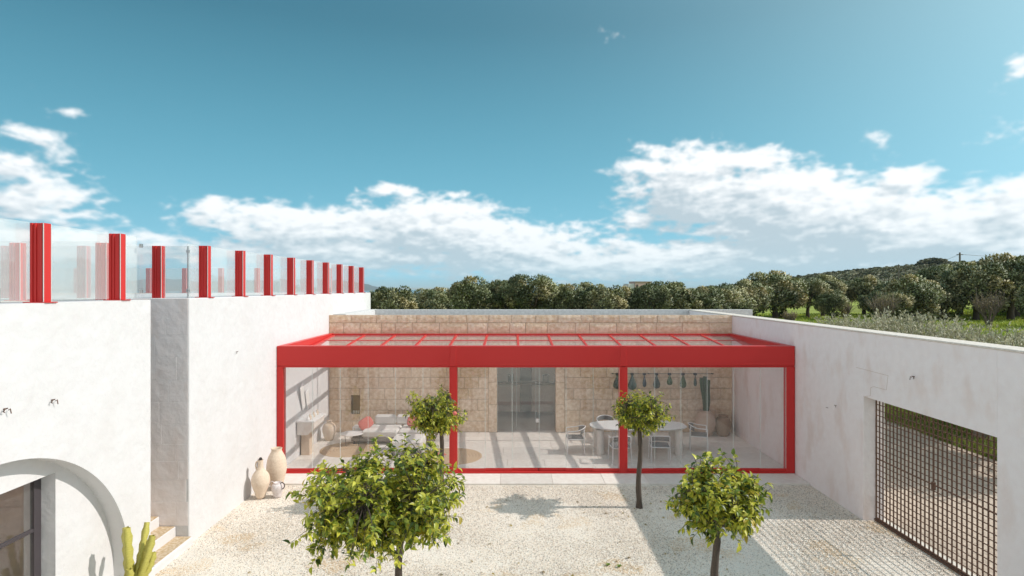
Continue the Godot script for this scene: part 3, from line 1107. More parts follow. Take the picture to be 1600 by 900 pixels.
func citrus(label: String, at: Vector3, r: Vector3, cy: float, off: Vector3, tips: int, leaf: float, single: int, sd: int) -> void:
	rng.seed = sd
	var t := thing("citrus_tree", label, "tree", at, 0, "clipped citrus trees in the gravel yard")
	var f := FastNoiseLite.new()
	f.seed = sd
	f.frequency = 0.9
	f.fractal_octaves = 2
	var fork := V(rng.randf_range(-0.03, 0.03), cy - r.y * 0.55, rng.randf_range(-0.03, 0.03))
	var b := MB.new()
	var pts := []
	var rad := []
	for k in 9:
		var u := k / 8.0
		pts.append(V(fork.x * u + 0.014 * sin(u * 9.0 + sd), lerpf(-0.06, fork.y, u), fork.z * u + 0.012 * cos(u * 7.0 + sd)))
		rad.append(lerpf(0.062, 0.042, u) * (1.3 if k == 0 else 1.0) + 0.003 * sin(u * 31.0))
	b.tube(pts, rad, 10)
	build("trunk", b, M.bark, t)
	var ce := V(0, cy, 0) + off
	var limbs := []
	b = MB.new()
	for k in 9:
		var a := TAU * k / 9.0 + rng.randf() * 0.5
		var e := ce + V(cos(a) * r.x * 0.5, rng.randf_range(-0.25, 0.5) * r.y, sin(a) * r.z * 0.5)
		var mid := fork.lerp(e, 0.45) + V(0, -0.03, 0)
		b.tube([fork, mid, e], [0.026, 0.017, 0.009], 6)
		limbs.append(e)
		limbs.append(mid)
	var xf := []
	var score := []
	for k in tips:
		var d := V(rng.randfn(), rng.randfn(), rng.randfn()).normalized()
		var lump := 0.86 + 0.55 * f.get_noise_3d(d.x * 1.6, d.y * 1.6, d.z * 1.6)
		var q := pow(rng.randf(), 0.33) * lump
		if rng.randf() < 0.04:
			q = lump * 1.1
		var e := ce + d * r * q
		if d.y < 0:
			e.y = ce.y + d.y * r.y * q * 0.8
		var from: Vector3 = limbs[0]
		for l in limbs:
			if l.distance_squared_to(e) < from.distance_squared_to(e):
				from = l
		var bend := from.lerp(e, 0.5) + V(rng.randf_range(-0.03, 0.03), 0.03, rng.randf_range(-0.03, 0.03))
		b.tube([from, bend, e], [0.006, 0.004, 0.002], 4, false)
		var dir := ((e - bend).normalized() * 0.7 + d * 0.6 + V(0, 0.25, 0)).normalized()
		var cnt := rng.randi_range(8, 14)
		for j in cnt:
			var back := rng.randf() * leaf * 2.3
			var p := e - dir * back
			var a := j * 2.4 + rng.randf()
			var side := dir.cross(V(0.3, 1, 0.2)).normalized().rotated(dir, a)
			var ld := (dir * rng.randf_range(0.05, 0.8) + side * 0.9 + V(0, rng.randf_range(-0.75, 0.15), 0)).normalized()
			var l := leaf * rng.randf_range(0.6, 1.15)
			xf.append(Transform3D(frame_along(ld, rng.randf_range(-0.7, 0.7)) * Basis.from_scale(Vector3.ONE * l), p))
			score.append(d.z * 1.2 + d.y * 0.6 + q * 1.6 + rng.randf() * 0.2)
	build("branch", b, M.bark, t)
	var order := range(xf.size())
	order.sort_custom(func(p, q): return score[p] > score[q])
	var shapes := []
	for k in 14:
		shapes.append(leaf_mesh(0.46, leaf_color(), true))
	for k in single:
		var o := put("leaf", shapes[k % 14], M.citrus_leaf, t)
		o.transform = xf[order[k]]
	var rest := []
	var cols := []
	for k in range(single, order.size()):
		rest.append(xf[order[k]])
		cols.append(leaf_color())
	multi("foliage", leaf_mesh(0.46), M.citrus_leaf, rest, cols, t)

func citrus_trees() -> void:
	citrus("largest citrus tree, broad loose crown spreading at the front left of the yard", V(-1.5, -0.04, -7.87), V(1.24, 0.8, 1.1), 1.87, V(-0.16, 0, 0), 1150, 0.102, 300, 11)
	citrus("citrus tree at the front right whose trunk base is cut by the picture's lower edge", V(2.69, -0.04, -7.93), V(0.76, 0.6, 0.74), 1.86, V(0.06, 0, 0), 480, 0.104, 220, 12)
	citrus("citrus tree with a coral fruit in its crown, before the pergola's left middle post", V(-1.49, -0.04, -12.8), V(0.72, 0.66, 0.7), 1.96, V(-0.12, 0, 0), 520, 0.088, 80, 13)
	citrus("slender citrus tree whose whole trunk shows before the dining table", V(2.71, -0.04, -12.78), V(0.7, 0.58, 0.68), 1.98, V(0.02, 0, 0), 460, 0.086, 80, 14)
	# leaves dropped on the gravel, and two sprigs of weed
	rng.seed = 91
	var fx := []
	var fc := []
	for k in 130:
		var near: Array = [[-1.5, -9.9, 1.6], [2.69, -9.8, 1.3], [-1.49, -12.8, 1.0], [2.71, -12.78, 0.9]][k % 4]
		fx.append(Transform3D(Basis(V(rng.randf_range(-0.3, 0.3), 1, rng.randf_range(-0.3, 0.3)).normalized(), rng.randf() * TAU) * Basis(Vector3.RIGHT, -PI / 2) * Basis.from_scale(Vector3.ONE * rng.randf_range(0.05, 0.09)), V(near[0] + rng.randfn() * near[2], -0.03, minf(near[1] + rng.randfn() * near[2] * 0.7, -9.2))))
		fc.append(Color(0.42, 0.32, 0.08).lerp(Color(0.22, 0.16, 0.08), rng.randf()))
	tag(multi("fallen_leaves", leaf_mesh(0.46), M.citrus_leaf, fx, fc), "dry fallen leaves scattered on the gravel under the citrus trees", "fallen leaves")
	for q in [[1.62, -10.1, "left of two tiny weeds sprouting in the sunlit gravel"], [1.8, -10.05, "right of two tiny weeds sprouting in the sunlit gravel"]]:
		var w := thing("weed", q[2], "weed", V(q[0], -0.045, q[1]))
		for k in 6:
			put("leaf", leaf_mesh(0.5, Color(0.2, 0.3, 0.05), true), M.citrus_leaf, w).transform = Transform3D(frame_along(V(cos(k * 1.1), 0.9, sin(k * 1.1)), 0.2) * Basis.from_scale(Vector3.ONE * 0.07), Vector3.ZERO)
	var o := thing("fruit", "single coral red fruit in the crown before the left middle post", "fruit", V(-1.17, 2.1, -12.2))
	var b := MB.new()
	b.ball(Vector3.ZERO, V(0.045, 0.042, 0.045), 12, 8)
	build("skin", b, M.coral_fabric, o)

# ---------------------------------------------------------------- jars and cactus
func jar(called: String, label: String, cat: String, at: Vector3, prof: Array, m: Material, turn := 0.0) -> Node3D:
	var t := thing(called, label, cat, at, turn)
	var b := MB.new()
	var p := []
	for q in prof:
		p.append(Vector2(q[0], q[1]))
	b.lathe(p, Vector3.ZERO, 32)
	build("body", b, m, t)
	return t

func curve_prof(pts: Array) -> Array:
	var c := Curve3D.new()
	for k in pts.size():
		var a: Array = pts[maxi(k - 1, 0)]
		var z: Array = pts[mini(k + 1, pts.size() - 1)]
		var tan := V(z[0] - a[0], z[1] - a[1], 0) * 0.17
		c.add_point(V(pts[k][0], pts[k][1], 0), -tan, tan)
	var out := []
	for k in 33:
		var q := c.sample_baked(c.get_baked_length() * k / 32.0, true)
		out.append([maxf(q.x, 0.001), q.y])
	return out

func jars_outside() -> void:
	var t := jar("tall_jar", "tall egg shaped clay jar with wide mouth, tallest of three by the white wall", "jar", V(-5.5, -0.03, -13.95), curve_prof([[0.0, 0.0], [0.11, 0.0], [0.17, 0.2], [0.225, 0.48], [0.19, 0.74], [0.12, 0.88], [0.115, 0.93], [0.135, 0.955], [0.12, 0.96], [0.1, 0.93], [0.1, 0.86], [0.0, 0.8]]), M.clay)
	t = jar("slim_jug", "clay jug with narrow neck and one small handle leaning by the white wall", "jug", V(-5.62, -0.03, -13.35), curve_prof([[0.0, 0.0], [0.085, 0.0], [0.13, 0.14], [0.2, 0.36], [0.17, 0.52], [0.08, 0.64], [0.055, 0.72], [0.055, 0.83], [0.065, 0.85], [0.05, 0.85], [0.042, 0.8], [0.0, 0.75]]), M.clay)
	var b := MB.new()
	b.tube([V(-0.055, 0.82, 0), V(-0.1, 0.8, 0), V(-0.115, 0.73, 0), V(-0.1, 0.66, 0), V(-0.085, 0.62, 0)], [0.014, 0.015, 0.015, 0.015, 0.016], 8)
	build("handle", b, M.clay, t)
	b = MB.new()
	b.ball(V(0, 0.87, 0), V(0.038, 0.035, 0.038), 10, 6)
	build("stopper", b, M.clay_dark, t)
	t = jar("small_jug", "small chipped white jug with two dark handles in front of the tall clay jar", "jug", V(-5.27, -0.03, -13.42), curve_prof([[0.0, 0.0], [0.08, 0.0], [0.1, 0.08], [0.135, 0.2], [0.115, 0.28], [0.085, 0.3], [0.09, 0.325], [0.075, 0.325], [0.07, 0.3], [0.0, 0.26]]), M.white_glaze)
	for s in [0.35, PI + 0.2]:
		b = MB.new()
		var pts := []
		for p in [[0.075, 0.305], [0.13, 0.335], [0.185, 0.31], [0.195, 0.25], [0.16, 0.2], [0.125, 0.19]]:
			pts.append(V(cos(s) * p[0], p[1], sin(s) * p[0]))
		b.tube(pts, [0.012], 8)
		build("handle", b, M.clay_dark if s < 1 else M.white_glaze, t)

func column(b: MB, pts: Array, r: float, ribs: int, wob: float) -> void:
	var prev := -1
	var m := pts.size()
	for k in m:
		var tdir: Vector3 = (pts[mini(k + 1, m - 1)] - pts[maxi(k - 1, 0)]).normalized()
		var e := tdir.cross(V(0.1, 0.05, 1)).normalized()
		var g := e.cross(tdir).normalized()
		var end := sqrt(maxf(0.0, 1.0 - pow(maxf(0.0, (k - m * 0.86) / (m * 0.14)), 2.0)))
		var rr := r * (0.8 + 0.2 * minf(1.0, k / 4.0)) * maxf(end, 0.08) * (1.0 + wob * sin(k * 2.1))
		var at := b.v.size()
		for j in ribs * 2:
			var a := TAU * j / (ribs * 2)
			var d := e * cos(a) + g * sin(a)
			var q := rr * (1.0 if j % 2 == 0 else 0.5)
			b.vert(pts[k] + d * q, d)
		if prev >= 0:
			for j in ribs * 2:
				var j2 := (j + 1) % (ribs * 2)
				var o: Vector3 = b.n[at + j] + b.n[at + j2]
				b.face(prev + j, prev + j2, at + j2, o)
				b.face(prev + j, at + j2, at + j, o)
		prev = at

func cactus_by_arch() -> void:
	var t := thing("branching_cactus", "yellow green branching cactus at the foot of the white house by the arch", "cactus", V(-5.6, -0.04, -8.8))
	var arms := [[V(0, 0, 0), V(-0.03, 0.6, 0.03), V(-0.05, 1.19, 0.05), 0.085], [V(0.02, 0.35, 0), V(0.1, 0.6, -0.02), V(0.1, 1.17, -0.2), 0.06], [V(0.02, 0.25, 0), V(0.18, 0.55, 0.0), V(0.27, 1.03, -0.05), 0.07], [V(0, 0.2, 0.02), V(0.1, 0.4, 0.2), V(0.1, 0.66, 0.22), 0.07], [V(0, 0.15, 0.02), V(-0.05, 0.35, 0.22), V(-0.02, 0.56, 0.28), 0.07], [V(0.02, 0.3, -0.02), V(0.17, 0.42, -0.15), V(0.2, 0.72, -0.2), 0.06], [V(0.02, 0.1, 0.02), V(0.24, 0.25, 0.15), V(0.26, 0.5, 0.16), 0.065]]
	for a in arms:
		var pts := []
		for k in 19:
			var u := k / 18.0
			pts.append(a[0].lerp(a[1], u).lerp(a[1].lerp(a[2], u), u))
		var b := MB.new()
		column(b, pts, a[3] * 0.86, 4, 0.16)
		build("arm", b, M.cactus_skin, t)

# ---------------------------------------------------------------- furniture behind the glass
func furniture() -> void:
	# rugs
	var t := thing("round_rug", "round jute rug under the low white table at the room's left end", "rug", V(-4.69, 0.0, -17.25), 0, "round jute rugs")
	for k in 9:
		var r1 := 0.83 - 0.09 * k
		var b := MB.new()
		b.lathe([Vector2(maxf(r1 - 0.088, 0.001), 0.002), Vector2(maxf(r1 - 0.085, 0.001), 0.012), Vector2(r1 - 0.045, 0.015), Vector2(r1 - 0.004, 0.012), Vector2(r1, 0.001)], Vector3.ZERO, 40)
		build("braid", b, M.jute, t)
	copy(t, "round_rug", "round jute rug on the floor behind the pergola's left middle post", V(-1.66, 0, -16.53))
	# low round table with wire legs
	t = thing("coffee_table", "low round white table on thin dark wire legs over the jute rug", "table", V(-4.75, 0.0, -17.75))
	var b := MB.new()
	b.lathe([Vector2(0.001, 0.33), Vector2(0.33, 0.33), Vector2(0.34, 0.34), Vector2(0.33, 0.35), Vector2(0.001, 0.35)], Vector3.ZERO, 32)
	build("tabletop", b, M.white_lacquer, t)
	for k in 4:
		var a := TAU * k / 4 + 0.5
		b = MB.new()
		b.tube([V(cos(a) * 0.3, 0.33, sin(a) * 0.3), V(cos(a) * 0.26, 0.015, sin(a) * 0.26), V(cos(a + PI / 2) * 0.26, 0.015, sin(a + PI / 2) * 0.26)], [0.007], 6)
		build("leg", b, M.black_metal, t)
	# sofa
	t = thing("sofa", "low cream sofa with loose back cushions before the stone wall", "sofa", V(-3.5, 0, -18.2))
	block("platform", V(-1.28, 0.1, -0.5), V(1.2, 0.2, 0.45), M.grey_base, t, 0.01)
	for x in [-1.2, 1.1]:
		for z in [-0.42, 0.38]:
			block("leg", V(x - 0.03, 0, z - 0.03), V(x + 0.03, 0.1, z + 0.03), M.black_metal, t)
	for k in 2:
		block("seat_cushion", V(-0.98 + 1.09 * k, 0.2, -0.5), V(0.1 + 1.09 * k, 0.42, 0.46), M.linen, t, 0.05)
	for k in 3:
		block("back_cushion", V(-0.76 + 0.66 * k, 0.42, -0.5), V(-0.12 + 0.66 * k, 0.72, -0.3), M.linen, t, 0.06)
	for q in [[V(-4.43, 0.56, -18.1), 0.5, "coral pink cushion at the sofa's left end"], [V(-2.98, 0.58, -18.2), -0.25, "coral pink cushion leaning on the sofa's middle, beside the tree crown"], [V(-2.45, 0.57, -18.2), 0.3, "coral pink cushion near the sofa's right end, mostly behind leaves"]]:
		var c := thing("cushion", q[2], "cushion", q[0], 0.0, "coral cushions on the sofa")
		b = MB.new()
		b.ball(Vector3.ZERO, V(0.26, 0.26, 0.08), 16, 8)
		for k in b.v.size():
			var p: Vector3 = b.v[k]
			b.v[k] = V(signf(p.x) * pow(absf(p.x) / 0.26, 0.6) * 0.22, signf(p.y) * pow(absf(p.y) / 0.26, 0.6) * 0.17, p.z)
		var o := build("cover", b, M.coral_fabric, c)
		o.rotation = V(-0.35, 0.3, q[1])
	t = thing("side_table", "small white slatted stool at the sofa's left end", "stool", V(-4.68, 0, -18.25))
	block("top", V(-0.16, 0.42, -0.16), V(0.16, 0.45, 0.16), M.white_lacquer, t, 0.006)
	for k in 5:
		block("slat", V(-0.15 + 0.066 * k, 0.0, 0.13), V(-0.115 + 0.066 * k, 0.42, 0.155), M.white_lacquer, t, 0.003)
	block("back_panel", V(-0.15, 0, -0.15), V(0.15, 0.42, -0.12), M.white_lacquer, t, 0.004)
	t = thing("ottoman", "low cream ottoman in front of the sofa", "ottoman", V(-2.95, 0, -17.0))
	block("cushion_top", V(-0.45, 0.1, -0.4), V(0.45, 0.42, 0.4), M.linen, t, 0.06)
	block("plinth", V(-0.4, 0, -0.35), V(0.4, 0.1, 0.35), M.grey_base, t)
	t = thing("magazine", "pink and white magazine lying on the floor rug by the post", "magazine", V(-1.98, 0.016, -16.6), 0.4)
	block("pages", V(-0.13, 0, -0.16), V(0.13, 0.02, 0.16), M.white_lacquer, t, 0.003)
	block("cover", V(-0.132, 0.02, -0.162), V(0.132, 0.023, 0.162), M.coral_fabric, t)
	# stone basin on its pedestal
	t = thing("stone_basin", "pale stone basin on a tan pedestal against the white wall at the left", "basin", V(-5.9, 0, -16.8))
	block("pedestal", V(0.02, 0, -0.16), V(0.26, 0.62, 0.16), M.clay, t, 0.01)
	b = MB.new()
	b.prism(PackedVector2Array([Vector2(0.0, 0.62), Vector2(0.28, 0.62), Vector2(0.46, 0.8), Vector2(0.46, 0.98), Vector2(0.0, 0.98)]), -0.5, 0.42)
	build("bowl", b, M.travertine_0, t)
	block("shelf", V(0, 0.98, -0.56), V(0.5, 1.02, 0.48), M.white_lacquer, t, 0.008)
	for q in [[-16.72, 1.6, 0.8, "taller white panel leaning on the wall above the basin"], [-17.12, 1.47, 0.6, "shorter white panel leaning on the wall above the basin"]]:
		var o := thing("white_panel", q[3], "panel", V(-5.86, q[1], q[0]), 0, "white panels above the basin")
		b = MB.new()
		b.box(V(-0.012, -q[2] * 0.5, -0.12), V(0.012, q[2] * 0.5, 0.12), 0.004)
		build("board", b, M.white_lacquer, o).rotation = V(0.5, 0, -0.08)
	for k in 6:
		var o := jar("bottle", ["squat white bottle first on the basin shelf", "round white vase second on the basin shelf", "small clay cup on the basin shelf", "narrow white bottle on the basin shelf", "tiny clay pot on the basin shelf", "last white beaker on the basin shelf, by the corner"][k], "ornament", V(-5.6, 1.02, -16.4 - 0.15 * k), curve_prof([[0.0, 0.0], [0.035, 0.0], [0.045, 0.05 + 0.01 * (k % 3)], [0.02, 0.1 + 0.02 * (k % 2)], [0.015, 0.13 + 0.02 * (k % 2)], [0.0, 0.13 + 0.02 * (k % 2)]]), M.white_lacquer if k % 2 == 0 else M.clay)
		o.set_meta("group", "ornaments on the basin shelf")
	jar("round_jar", "round bellied clay jar in the white corner, left of the wall niche", "jar", V(-5.6, 0, -18.3), curve_prof([[0.0, 0.0], [0.1, 0.0], [0.17, 0.15], [0.205, 0.32], [0.17, 0.47], [0.085, 0.54], [0.08, 0.57], [0.1, 0.6], [0.085, 0.605], [0.07, 0.57], [0.0, 0.5]]), M.clay)
	for k in 3:
		var o := jar("glass_cup", ["left white cup in the stone wall niche", "middle white cup in the stone wall niche", "right white cup in the stone wall niche"][k], "cup", V(-5.14 + 0.075 * k, 0.583, -19.42), [[0.001, 0.0], [0.025, 0.0], [0.032, 0.09], [0.028, 0.09], [0.022, 0.01], [0.001, 0.01]], M.white_lacquer)
		o.set_meta("group", "cups in the niche")
	# dining table
	t = thing("dining_table", "long oval white dining table on four round stone legs", "table", V(3.6, 0, -17.1))
	b = MB.new()
	var prof := [Vector2(0.001, 0.685), Vector2(0.9, 0.685), Vector2(0.97, 0.7), Vector2(1.0, 0.73), Vector2(0.985, 0.745), Vector2(0.001, 0.745)]
	b.lathe(prof, Vector3.ZERO, 64)
	for k in b.v.size():
		var p: Vector3 = b.v[k]
		var a := atan2(p.z, p.x)
		var rr := Vector2(p.x, p.z).length()
		b.v[k] = V(signf(cos(a)) * pow(absf(cos(a)), 0.7) * rr * 1.38, p.y, signf(sin(a)) * pow(absf(sin(a)), 0.7) * rr * 0.6)
	build("tabletop", b, M.white_lacquer, t)
	for p in [[-1.12, 0.34], [1.08, 0.34], [-1.1, -0.36], [1.08, -0.36]]:
		b = MB.new()
		b.lathe([Vector2(0.11, 0.0), Vector2(0.112, 0.01), Vector2(0.1, 0.685)], V(p[0], 0, p[1]), 24)
		build("leg", b, M.travertine_0, t)
	# chairs
	var c0 := chair("white tube chair with grey woven seat at the table's left end", V(1.78, 0, -16.95), PI / 2)
	copy(c0, "dining_chair", "white tube chair behind the table, left of the slender tree's crown", V(2.85, 0, -18.1), PI)
	copy(c0, "dining_chair", "white tube chair before the table, standing behind the red right middle post", V(2.9, 0, -16.05), 0.05)
	copy(c0, "dining_chair", "white tube chair before the table, right of the slender tree's trunk", V(3.98, 0, -16.1), -0.12)
	copy(c0, "dining_chair", "white tube chair at the table's right end near the potted cactus", V(5.4, 0, -17.25), -PI / 2 - 0.25)
	copy(c0, "dining_chair", "white tube chair behind the table, hidden by the slender tree's crown", V(3.95, 0, -18.1), PI - 0.1)
	# hanging row on the wall
	t = thing("hanging_rail", "thin dark rail fixed along the stone wall, holding the ceramic drops", "rail", V(0, 1.9, -19.22))
	b = MB.new()
	b.tube([V(3.2, 0, 0), V(6.5, 0, 0)], [0.008], 6)
	build("bar", b, M.black_metal, t)
	for x in [3.25, 4.4, 5.5, 6.45]:
		block("bracket", V(x - 0.01, -0.015, -0.09), V(x + 0.01, 0.015, 0.01), M.black_metal, t)
	var xs := [3.38, 3.86, 4.25, 4.64, 5.06, 5.49, 5.88]
	var ws := [0.15, 0.155, 0.07, 0.125, 0.1, 0.12, 0.06]
	var hs := [0.5, 0.53, 0.43, 0.48, 0.36, 0.46, 0.4]
	var ms := ["teal_ceramic", "teal_ceramic", "blue_ceramic", "teal_ceramic", "green_ceramic", "green_ceramic", "teal_ceramic"]
	var ls := ["teal ceramic drop at the rail's left end, partly behind the red post", "widest teal ceramic drop, just right of the red post", "thin blue ceramic pod, third along the wall rail", "grey teal ceramic drop in the middle of the rail", "shortest dark green ceramic drop on the rail", "olive green ceramic drop near the rail's right half", "narrow dark pod at the rail's right end by the cactus"]
	for k in 7:
		var h: float = hs[k] * 0.92
		var w: float = ws[k] * 0.9
		t = thing("ceramic_drop", ls[k], "ornament", V(xs[k], 1.9 - h - 0.03, -19.16), 0, "ceramic drops hanging on the rail")
		b = MB.new()
		var pr := []
		for q in curve_prof([[0.0, 0.0], [w * 0.75, h * 0.09], [w, h * 0.32], [w * 0.62, h * 0.65], [w * 0.25, h * 0.9], [w * 0.2, h], [0.0, h]]):
			pr.append(Vector2(q[0], q[1]))
		b.lathe(pr, Vector3.ZERO, 24, Vector2(1, 0.45))
		build("drop", b, M[ms[k]], t)
		block("hook", V(-0.05, h - 0.01, -0.05), V(0.05, h + 0.06, 0.015), M.black_metal, t, 0.006)
	jar("big_pot", "big round clay pot holding the tall green cactus in the far right corner", "pot", V(6.12, 0, -18.9), curve_prof([[0.0, 0.0], [0.17, 0.0], [0.27, 0.2], [0.31, 0.42], [0.26, 0.64], [0.17, 0.73], [0.17, 0.78], [0.2, 0.8], [0.17, 0.8], [0.14, 0.76], [0.0, 0.72]]), M.clay_pink)
	t = thing("column_cactus", "tall dark green column cactus growing in the big clay pot", "cactus", V(6.12, 0.7, -18.9))
	for a in [[V(0, 0, 0), V(0.0, 1.16, 0), 0.075], [V(-0.03, 0.05, 0.02), V(-0.13, 1.12, 0.04), 0.06], [V(0.05, 0.05, 0.02), V(0.12, 1.05, 0.0), 0.06], [V(0.0, 0.05, 0.05), V(-0.03, 0.7, 0.1), 0.055]]:
		var pts := []
		for k in 15:
			pts.append(a[0].lerp(a[1], k / 14.0) + V(0.02 * sin(k * 0.4), 0, 0))
		b = MB.new()
		column(b, pts, a[2], 8, 0.03)
		build("stem", b, M.green_cactus, t)
	jar("brown_pot", "brown clay pot beside the cactus pot in the far right corner", "pot", V(6.66, 0, -18.85), curve_prof([[0.0, 0.0], [0.15, 0.0], [0.22, 0.18], [0.25, 0.38], [0.2, 0.55], [0.13, 0.6], [0.15, 0.64], [0.12, 0.64], [0.0, 0.58]]), M.clay_brown)

func chair(label: String, at: Vector3, turn: float) -> Node3D:
	# faces -z at turn 0
	var t := thing("dining_chair", label, "chair", at, turn, "white tube chairs round the dining table")
	for p in [[-0.25, -0.22], [0.25, -0.22], [-0.24, 0.24], [0.24, 0.24]]:
		var b := MB.new()
		var top := 0.64 if p[1] < 0 else 0.7
		b.tube([V(p[0] * 1.06, 0, p[1] * 1.06), V(p[0], 0.45, p[1]), V(p[0], top, p[1])], [0.013], 8)
		build("leg", b, M.white_metal, t)
	var b := MB.new()
	var pts := []
	for k in 17:
		var a := PI * k / 16.0
		pts.append(V(cos(a) * 0.27, 0.66 + 0.08 * sin(a), 0.06 + sin(a) * 0.24))
	pts.push_front(V(0.26, 0.64, -0.22))
	pts.append(V(-0.26, 0.64, -0.22))
	b.tube(pts, [0.014], 8)
	build("arm_rail", b, M.white_metal, t)
	b = MB.new()
	for k in 12:
		var a0 := PI * (0.12 + 0.76 * k / 12.0)
		var a1 := PI * (0.12 + 0.76 * (k + 1) / 12.0)
		var p0 := V(cos(a0) * 0.265, 0.66 + 0.08 * sin(a0), 0.06 + sin(a0) * 0.235)
		var p1 := V(cos(a1) * 0.265, 0.66 + 0.08 * sin(a1), 0.06 + sin(a1) * 0.235)
		b.quad(p0, p1, p1 - V(0, 0.13, 0.01), p0 - V(0, 0.13, 0.01), V(cos(a0), 0, sin(a0)))
		b.quad(p0 * V(0.98, 1, 0.98), p1 * V(0.98, 1, 0.98), (p1 - V(0, 0.13, 0.01)) * V(0.98, 1, 0.98), (p0 - V(0, 0.13, 0.01)) * V(0.98, 1, 0.98), -V(cos(a0), 0, sin(a0)))
	build("backrest", b, M.grey_weave, t)
	block("seat", V(-0.24, 0.425, -0.23), V(0.24, 0.45, 0.23), M.grey_weave, t, 0.01)
	for z in [-0.22, 0.24]:
		b = MB.new()
		b.tube([V(-0.25, 0.42, z), V(0.25, 0.42, z)], [0.012], 8)
		build("cross_rail", b, M.white_metal, t)
	for x in [-0.25, 0.25]:
		b = MB.new()
		b.tube([V(x, 0.42, -0.22), V(x * 0.97, 0.42, 0.24)], [0.012], 8)
		build("side_rail", b, M.white_metal, t)
	return t

# ---------------------------------------------------------------- olive grove
func card(b: MB, p: Vector3, d: Vector3, side: Vector3, l: float, w: float) -> void:
	var nn := d.cross(side).normalized()
	if nn.y < 0:
		nn = -nn
	var i := b.vert(p, nn)
	b.vert(p + d * l * 0.5 + side * w, nn)
	b.vert(p + d * l, nn)
	b.vert(p + d * l * 0.5 - side * w, nn)
	b.face(i, i + 1, i + 2, nn)
	b.face(i, i + 2, i + 3, nn)

func crown_mesh(sd: int, puffs: int, per: int, l: float, tones: Array) -> ArrayMesh:
	# about one metre in radius: leafy clumps round a hollow middle
	rng.seed = sd
	var b := MB.new()
	b.tinted = true
	for k in puffs:
		var d := V(rng.randfn(), rng.randfn() * 0.8 + 0.2, rng.randfn()).normalized()
		var q := 0.42 + 0.34 * rng.randf()
		var ce := d * V(q, q * 0.85, q)
		var pr := rng.randf_range(0.2, 0.34)
		var tone: Color = tones[rng.randi() % tones.size()]
		for j in per:
			var e := V(rng.randfn(), rng.randfn(), rng.randfn()).normalized()
			if e.dot(d) < -0.45:
				e = -e
			var p := ce + e * pr * pow(rng.randf(), 0.25) * V(1, 0.85, 1)
			var ld := (e * 0.8 + V(rng.randf_range(-0.8, 0.8), rng.randf_range(-0.3, 0.9), rng.randf_range(-0.8, 0.8))).normalized()
			var side := ld.cross(V(rng.randfn(), rng.randfn(), rng.randfn())).normalized()
			b.col = tone * rng.randf_range(0.65, 1.4)
			var at := b.v.size()
			card(b, p, ld, side, l * rng.randf_range(0.7, 1.3), l * 0.3)
			for m in range(at, b.v.size()):
				b.n[m] = (b.n[m] * 0.35 + e * 0.8 + d * 0.35).normalized()
	return b.done()

func trunk_mesh(sd: int) -> ArrayMesh:
	rng.seed = sd
	var b := MB.new()
	b.tube([V(0, -0.1, 0), V(0.03, 0.5, 0), V(-0.03, 1.0, 0.02)], [0.2, 0.15, 0.13], 8)
	for k in 5:
		var a := TAU * k / 5 + rng.randf()
		var e := V(cos(a) * 0.55, 1.9 + rng.randf() * 0.4, sin(a) * 0.55)
		b.tube([V(-0.03, 0.95, 0.02), V(cos(a) * 0.25, 1.35, sin(a) * 0.25), e], [0.1, 0.07, 0.03], 6)
	return b.done()

